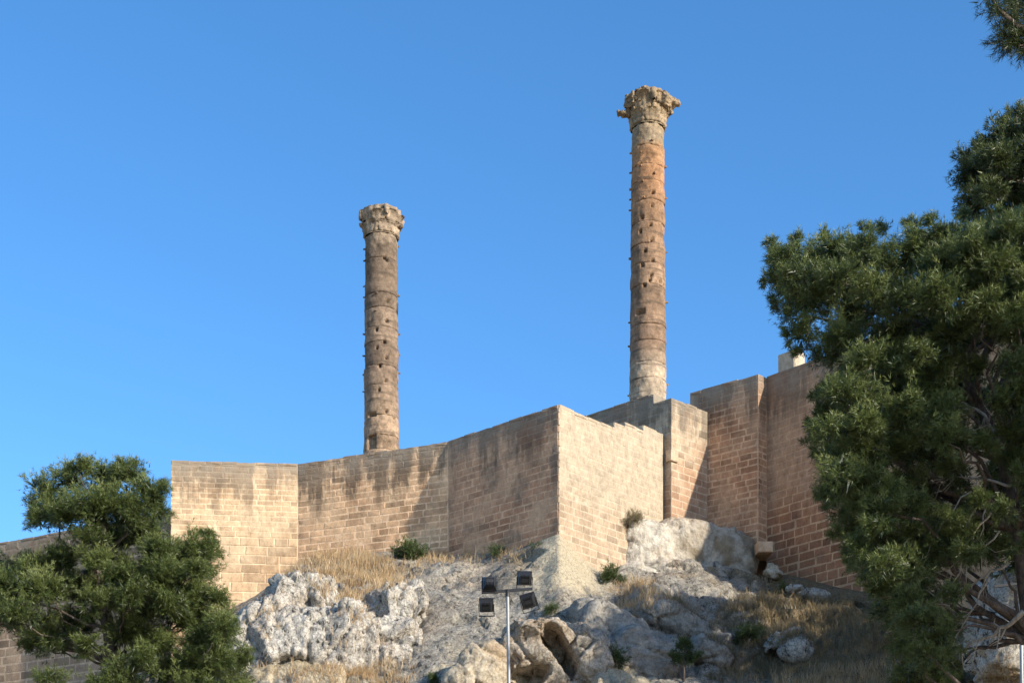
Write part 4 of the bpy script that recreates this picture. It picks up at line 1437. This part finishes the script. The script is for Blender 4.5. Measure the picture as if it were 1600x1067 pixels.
bush('bush', 'dark green bush on the rocks at the foot of the brown curtain wall', 638, 856, 34, M_BUSH, 1, 40, 20, 16, 0.09, 0.018, 0.55)
bush('bush', 'small grey-green weed bush at the foot of the shaded bastion face', 778, 858, 20, M_BUSH, 2, 18, 10, 10, 0.12, 0.012, 0.7)
bush('bush', 'tiny weed at the wall foot left of the pale corner', 836, 848, 9, M_BUSH, 3, 8, 8, 8, 0.09, 0.012, 1.0)
bush('bush', 'dry grey bush on the boulder against the pale bastion face', 986, 806, 21, M_DRYBUSH, 4, 26, 14, 12, 0.12, 0.010, 0.9)
bush('bush', 'round olive green bush between the pale fan and the boulder', 958, 893, 25, M_BUSH, 5, 34, 18, 14, 0.10, 0.014, 0.8)
bush('bush', 'dark weed bush on the left side of the shaded slope', 1168, 985, 26, M_BUSH, 6, 30, 14, 12, 0.14, 0.014, 1.0)
bush('bush', 'dark bush in the shade right of the ochre ledge', 965, 1020, 22, M_BUSH, 7, 30, 14, 12, 0.12, 0.014, 1.1)
bush('bush', 'grey-green weed on the bank below the floodlights', 862, 950, 16, M_BUSH, 8, 16, 10, 10, 0.14, 0.010, 0.8)
bush('bush', 'low green plant at the bottom edge left of the cream boulder', 678, 1062, 16, M_BUSH, 9, 16, 12, 12, 0.12, 0.018, 0.6)
bush('bush', 'pale weeds at the foot of the right wall', 1225, 915, 16, M_BUSH, 10, 16, 10, 10, 0.12, 0.012, 0.7)
bush('bush', 'green shrub at the bottom edge under the big right pine', 1478, 1050, 26, M_BUSH, 13, 30, 14, 14, 0.14, 0.014, 0.8)

# sapling
s = surf(1068, 1064)
sap = thing('sapling', 'small dark sapling with a thin trunk in the shade near the bottom edge', 'tree', tuple(s))
pts = np.array([[0, 0, -0.3], [0.02, 0, 0.3], [0.0, 0, 0.7], [0.03, 0, 1.1]])
V_, F_ = tube(pts, [0.045, 0.04, 0.03, 0.015], 7)
link('trunk', np_mesh('trunk', V_, F_, 4), M_BARK, sap)
VV, TT = [], []
rp_ = np.random.default_rng(77)
for (dx, dz, rad) in ((0, 0.95, 0.42), (-0.35, 0.75, 0.3), (0.35, 0.8, 0.32), (0.05, 1.25, 0.28)):
    ps, ax, tn = pad_shoots(np.array([s.x + dx, s.y, s.z + dz]), rad, 12, 12, rp_, 0.8, 0.2)
    v, t = needles(ps, ax, np.full(len(ps), 0.1), 14, 0.09, 0.016, tn, rp_, 1.0, 0.1)
    VV.append(v)
    TT.append(t)
foliage('crown', np.vstack(VV), np.concatenate(TT), M_BUSH, sap, s)


def grass(name, label, zones, n, hgt, wid, mat, seed, upz=1.0):
    """zones: (px, py, rx px, ry px, weight)"""
    r = np.random.default_rng(seed)
    wts = np.array([z[4] for z in zones], float)
    wts /= wts.sum()
    base = []
    tone = []
    tuft = fbm
    for zi, k in enumerate((wts * n / 7).astype(int)):
        px, py, rx, ry, _ = zones[zi]
        for _i in range(k):
            a, q = r.random() * 6.283, math.sqrt(r.random())
            h = surf(px + rx * q * math.cos(a), py + ry * q * math.sin(a))
            if h is None or h.y > 72.5:
                continue
            h = drop(h.x + r.normal() * 0.25, h.y + r.normal() * 0.35, h.z) or h
            tn = r.random()
            for _j in range(7):
                base.append((h.x + r.normal() * 0.07, h.y + r.normal() * 0.07, h.z - 0.03))
                tone.append(tn)
    b = np.array(base)
    m = len(b)
    hh = hgt * (0.45 + 0.8 * r.random(m)) * (0.6 + 0.8 * np.array(tone))
    lean = np.stack([r.normal(size=m) * 0.28, r.normal(size=m) * 0.28, np.ones(m) * upz], -1)
    lean = unit(lean)
    side = unit(np.stack([r.normal(size=m), r.normal(size=m), np.zeros(m)], -1)) * (wid * 0.5)
    mid = b + lean * (hh * 0.55)[:, None]
    tip = b + (lean * hh[:, None]) + np.stack([r.normal(size=m), r.normal(size=m), -np.abs(r.normal(size=m)) * 0.5], -1) * (hh * 0.22)[:, None]
    V = np.stack([b - side, b + side, mid + side * 0.8, mid - side * 0.8, tip], 1).reshape(-1, 3)
    i = np.arange(m)[:, None] * 5
    Fc = np.concatenate([i + np.array([[0, 1, 2]]), i + np.array([[0, 2, 3]]), i + np.array([[3, 2, 4]])], 0)
    me = np_mesh(name, V, Fc, 3, False)
    at = me.attributes.new('tint', 'FLOAT', 'POINT')
    at.data.foreach_set('value', np.repeat(np.clip(0.15 + 0.6 * np.array(tone) + 0.3 * r.random(m), 0, 1), 5).astype(np.float32))
    o = link(name, me, mat)
    return tag(o, label, 'grass', None, 'stuff')


grass('dry_grass', 'tall straw-coloured dry grass on top of the white outcrop',
      [(510, 880, 75, 26, 3), (560, 900, 60, 30, 3), (548, 935, 26, 18, 0.8), (455, 878, 32, 18, 1), (605, 905, 40, 12, 1), (500, 862, 40, 10, 1)], 11000, 0.44, 0.015, M_STRAW, 1)
grass('dry_grass', 'short dry grass along the bottom edge under the white outcrop', [(520, 1062, 75, 14, 2), (600, 1062, 40, 12, 1), (410, 985, 14, 10, 0.3), (575, 1015, 16, 16, 0.3)], 3600, 0.35, 0.014, M_STRAW, 2)
grass('dry_grass', 'orange-brown dry grass between the green bush and the shadow edge', [(990, 925, 26, 14, 2), (1010, 940, 14, 12, 1)], 1600, 0.42, 0.014, M_STRAW, 3)
grass('dry_grass', 'dry orange tufts along the foot of the curtain wall', [(740, 868, 24, 8, 1), (690, 872, 20, 8, 1), (800, 868, 20, 6, 0.6), (660, 880, 20, 8, 0.5)], 1500, 0.34, 0.014, M_STRAW, 4)
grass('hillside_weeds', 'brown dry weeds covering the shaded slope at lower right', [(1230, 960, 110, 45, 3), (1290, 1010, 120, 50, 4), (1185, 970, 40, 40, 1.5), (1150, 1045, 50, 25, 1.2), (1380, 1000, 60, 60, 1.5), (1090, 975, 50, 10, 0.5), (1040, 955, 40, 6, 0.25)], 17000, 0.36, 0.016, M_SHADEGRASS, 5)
grass('dry_grass', 'pale yellow dry grass along the bottom edge below the shaded slope', [(1340, 1066, 70, 16, 2), (1260, 1072, 60, 8, 1), (1560, 1052, 40, 16, 1)], 4200, 0.40, 0.014, M_STRAW, 6)

# ------------------------------------------------------------------ floodlight masts
M_STEEL = plain('galvanised_steel', (0.30, 0.30, 0.30), 0.5, 0.3, 0.15)
M_BLACK = plain('black_lamp_housing', (0.022, 0.022, 0.024), 0.45, 0.0, 0.3)
M_GREY = plain('grey_lamp_glass', (0.055, 0.058, 0.062), 0.15, 0.0, 0.15)
M_ARM = plain('dark_steel_arm', (0.035, 0.035, 0.037), 0.5, 0.3, 0.3)


def frustum(w0, h0, w1, h1, d):
    """lamp body: front rectangle w0 x h0 at y=0, back w1 x h1 at y=d"""
    V = np.array([[-w0 / 2, 0, -h0 / 2], [w0 / 2, 0, -h0 / 2], [w0 / 2, 0, h0 / 2], [-w0 / 2, 0, h0 / 2], [-w1 / 2, d, -h1 / 2], [w1 / 2, d, -h1 / 2], [w1 / 2, d, h1 / 2], [-w1 / 2, d, h1 / 2]])
    Fq = np.array([[0, 1, 2, 3], [7, 6, 5, 4], [0, 4, 5, 1], [1, 5, 6, 2], [2, 6, 7, 3], [3, 7, 4, 0]])
    return V, Fq


def floodlight(root, loc, rot, w=0.38, h=0.36):
    """floodlight aimed along its local -y: housing, rim, lens, cooling fins and yoke"""
    parts = [frustum(w, h, w * 0.72, h * 0.66, 0.16)]
    parts.append(box(0, -0.012, h / 2 - 0.012, w + 0.02, 0.05, 0.026))
    parts.append(box(0, -0.012, -h / 2 + 0.012, w + 0.02, 0.05, 0.026))
    parts.append(box(w / 2 - 0.004, -0.012, 0, 0.026, 0.05, h - 0.05))
    parts.append(box(-w / 2 + 0.004, -0.012, 0, 0.026, 0.05, h - 0.05))
    V, Fq = join(parts)
    b = link('floodlight', py_mesh('floodlight', V, Fq), M_BLACK, root, loc)
    b.rotation_euler = rot
    V, Fq = box(0, -0.008, 0, w - 0.05, 0.012, h - 0.05)
    link('lens', py_mesh('lens', V, Fq), M_GREY, b)
    V, Fq = join([box(x, 0.185, 0, 0.012, 0.07, h * 0.6) for x in np.linspace(-w * 0.3, w * 0.3, 7)] + [box(0, 0.19, -0.0, w * 0.5, 0.06, h * 0.25)])
    link('cooling_fins', py_mesh('cooling_fins', V, Fq), M_BLACK, b)
    V, Fq = join([box(-w / 2 - 0.022, 0.06, -0.10, 0.014, 0.04, 0.30), box(w / 2 + 0.022, 0.06, -0.10, 0.014, 0.04, 0.30), box(0, 0.06, -0.256, w + 0.058, 0.04, 0.014)])
    link('yoke', py_mesh('yoke', V, Fq), M_ARM, b)
    return b


def mast(label, px_t, py_t, px_b, Y, armL, armR, armtilt, lights):
    top = P(px_t, py_t, Y)
    bx = P(px_b, 1067, Y)[0] + (P(px_b, 1067, Y)[0] - top[0]) * 2.2
    g = drop(bx, Y, 3.0)
    zg = 0.0
    root = thing('floodlight_mast', label, 'lamp post', (bx, Y, zg))
    pts = np.array([[0, 0, -0.1], [(top[0] - bx) * 0.5, 0, (top[2] - zg) * 0.5], [top[0] - bx, 0, top[2] - zg]])
    V, Fq = tube(pts, [0.075, 0.055, 0.038], 14)
    link('pole', np_mesh('pole', V, Fq, 4), M_STEEL, root)
    V, Fq = tube(np.array([[0, 0, 0.0], [0, 0, 0.06], [0, 0, 0.061], [0, 0, 0.35]]), [0.17, 0.17, 0.10, 0.085], 14)
    link('base_flange', np_mesh('base_flange', V, Fq, 4), M_STEEL, root)
    a, b = P(armL, py_t - armtilt[0], Y), P(armR, py_t - armtilt[1], Y)
    c = (a + b) / 2 - np.array(root.location)
    V, Fq = box(0, 0, 0, np.linalg.norm(b - a), 0.06, 0.06)
    arm = link('crossarm', py_mesh('crossarm', V, Fq), M_ARM, root, tuple(c))
    arm.rotation_euler = (0, -math.atan2(b[2] - a[2], b[0] - a[0]), 0)
    V, Fq = tube(np.array([[0, 0, -0.12], [0, 0, 0.05], [0, 0, 0.06]]), [0.055, 0.055, 0.02], 12)
    link('pole_cap', np_mesh('pole_cap', V, Fq, 4), M_ARM, root, tuple(top - np.array(root.location)))
    for (px, py, rot, w, h, dy) in lights:
        q = P(px, py, Y + dy) - np.array(root.location)
        floodlight(root, tuple(q), rot, w, h)
    return root


mast('floodlight mast with four black lamps in front of the rocks', 793, 924, 796.5, 41.5, 753, 831, (-1.5, 4.5), [
    (764.5, 912, (math.radians(188), math.radians(180), math.radians(6)), 0.34, 0.34, -0.10),
    (760, 945, (math.radians(-35), 0, math.radians(176)), 0.33, 0.34, 0.05),
    (819.5, 903, (math.radians(-30), 0, math.radians(184)), 0.34, 0.34, 0.05),
    (826, 938, (math.radians(-25), math.radians(14), math.radians(170)), 0.36, 0.36, 0.02)])
mast('second lamp mast cut off by the right edge, behind pine branches', 1594, 912, 1598.5, 41.0, 1553, 1640, (-4, 6), [
    (1634, 892, (math.radians(-30), 0, math.radians(184)), 0.34, 0.34, 0.05), (1630, 930, (math.radians(-25), 0, math.radians(170)), 0.34, 0.34, 0.05)])
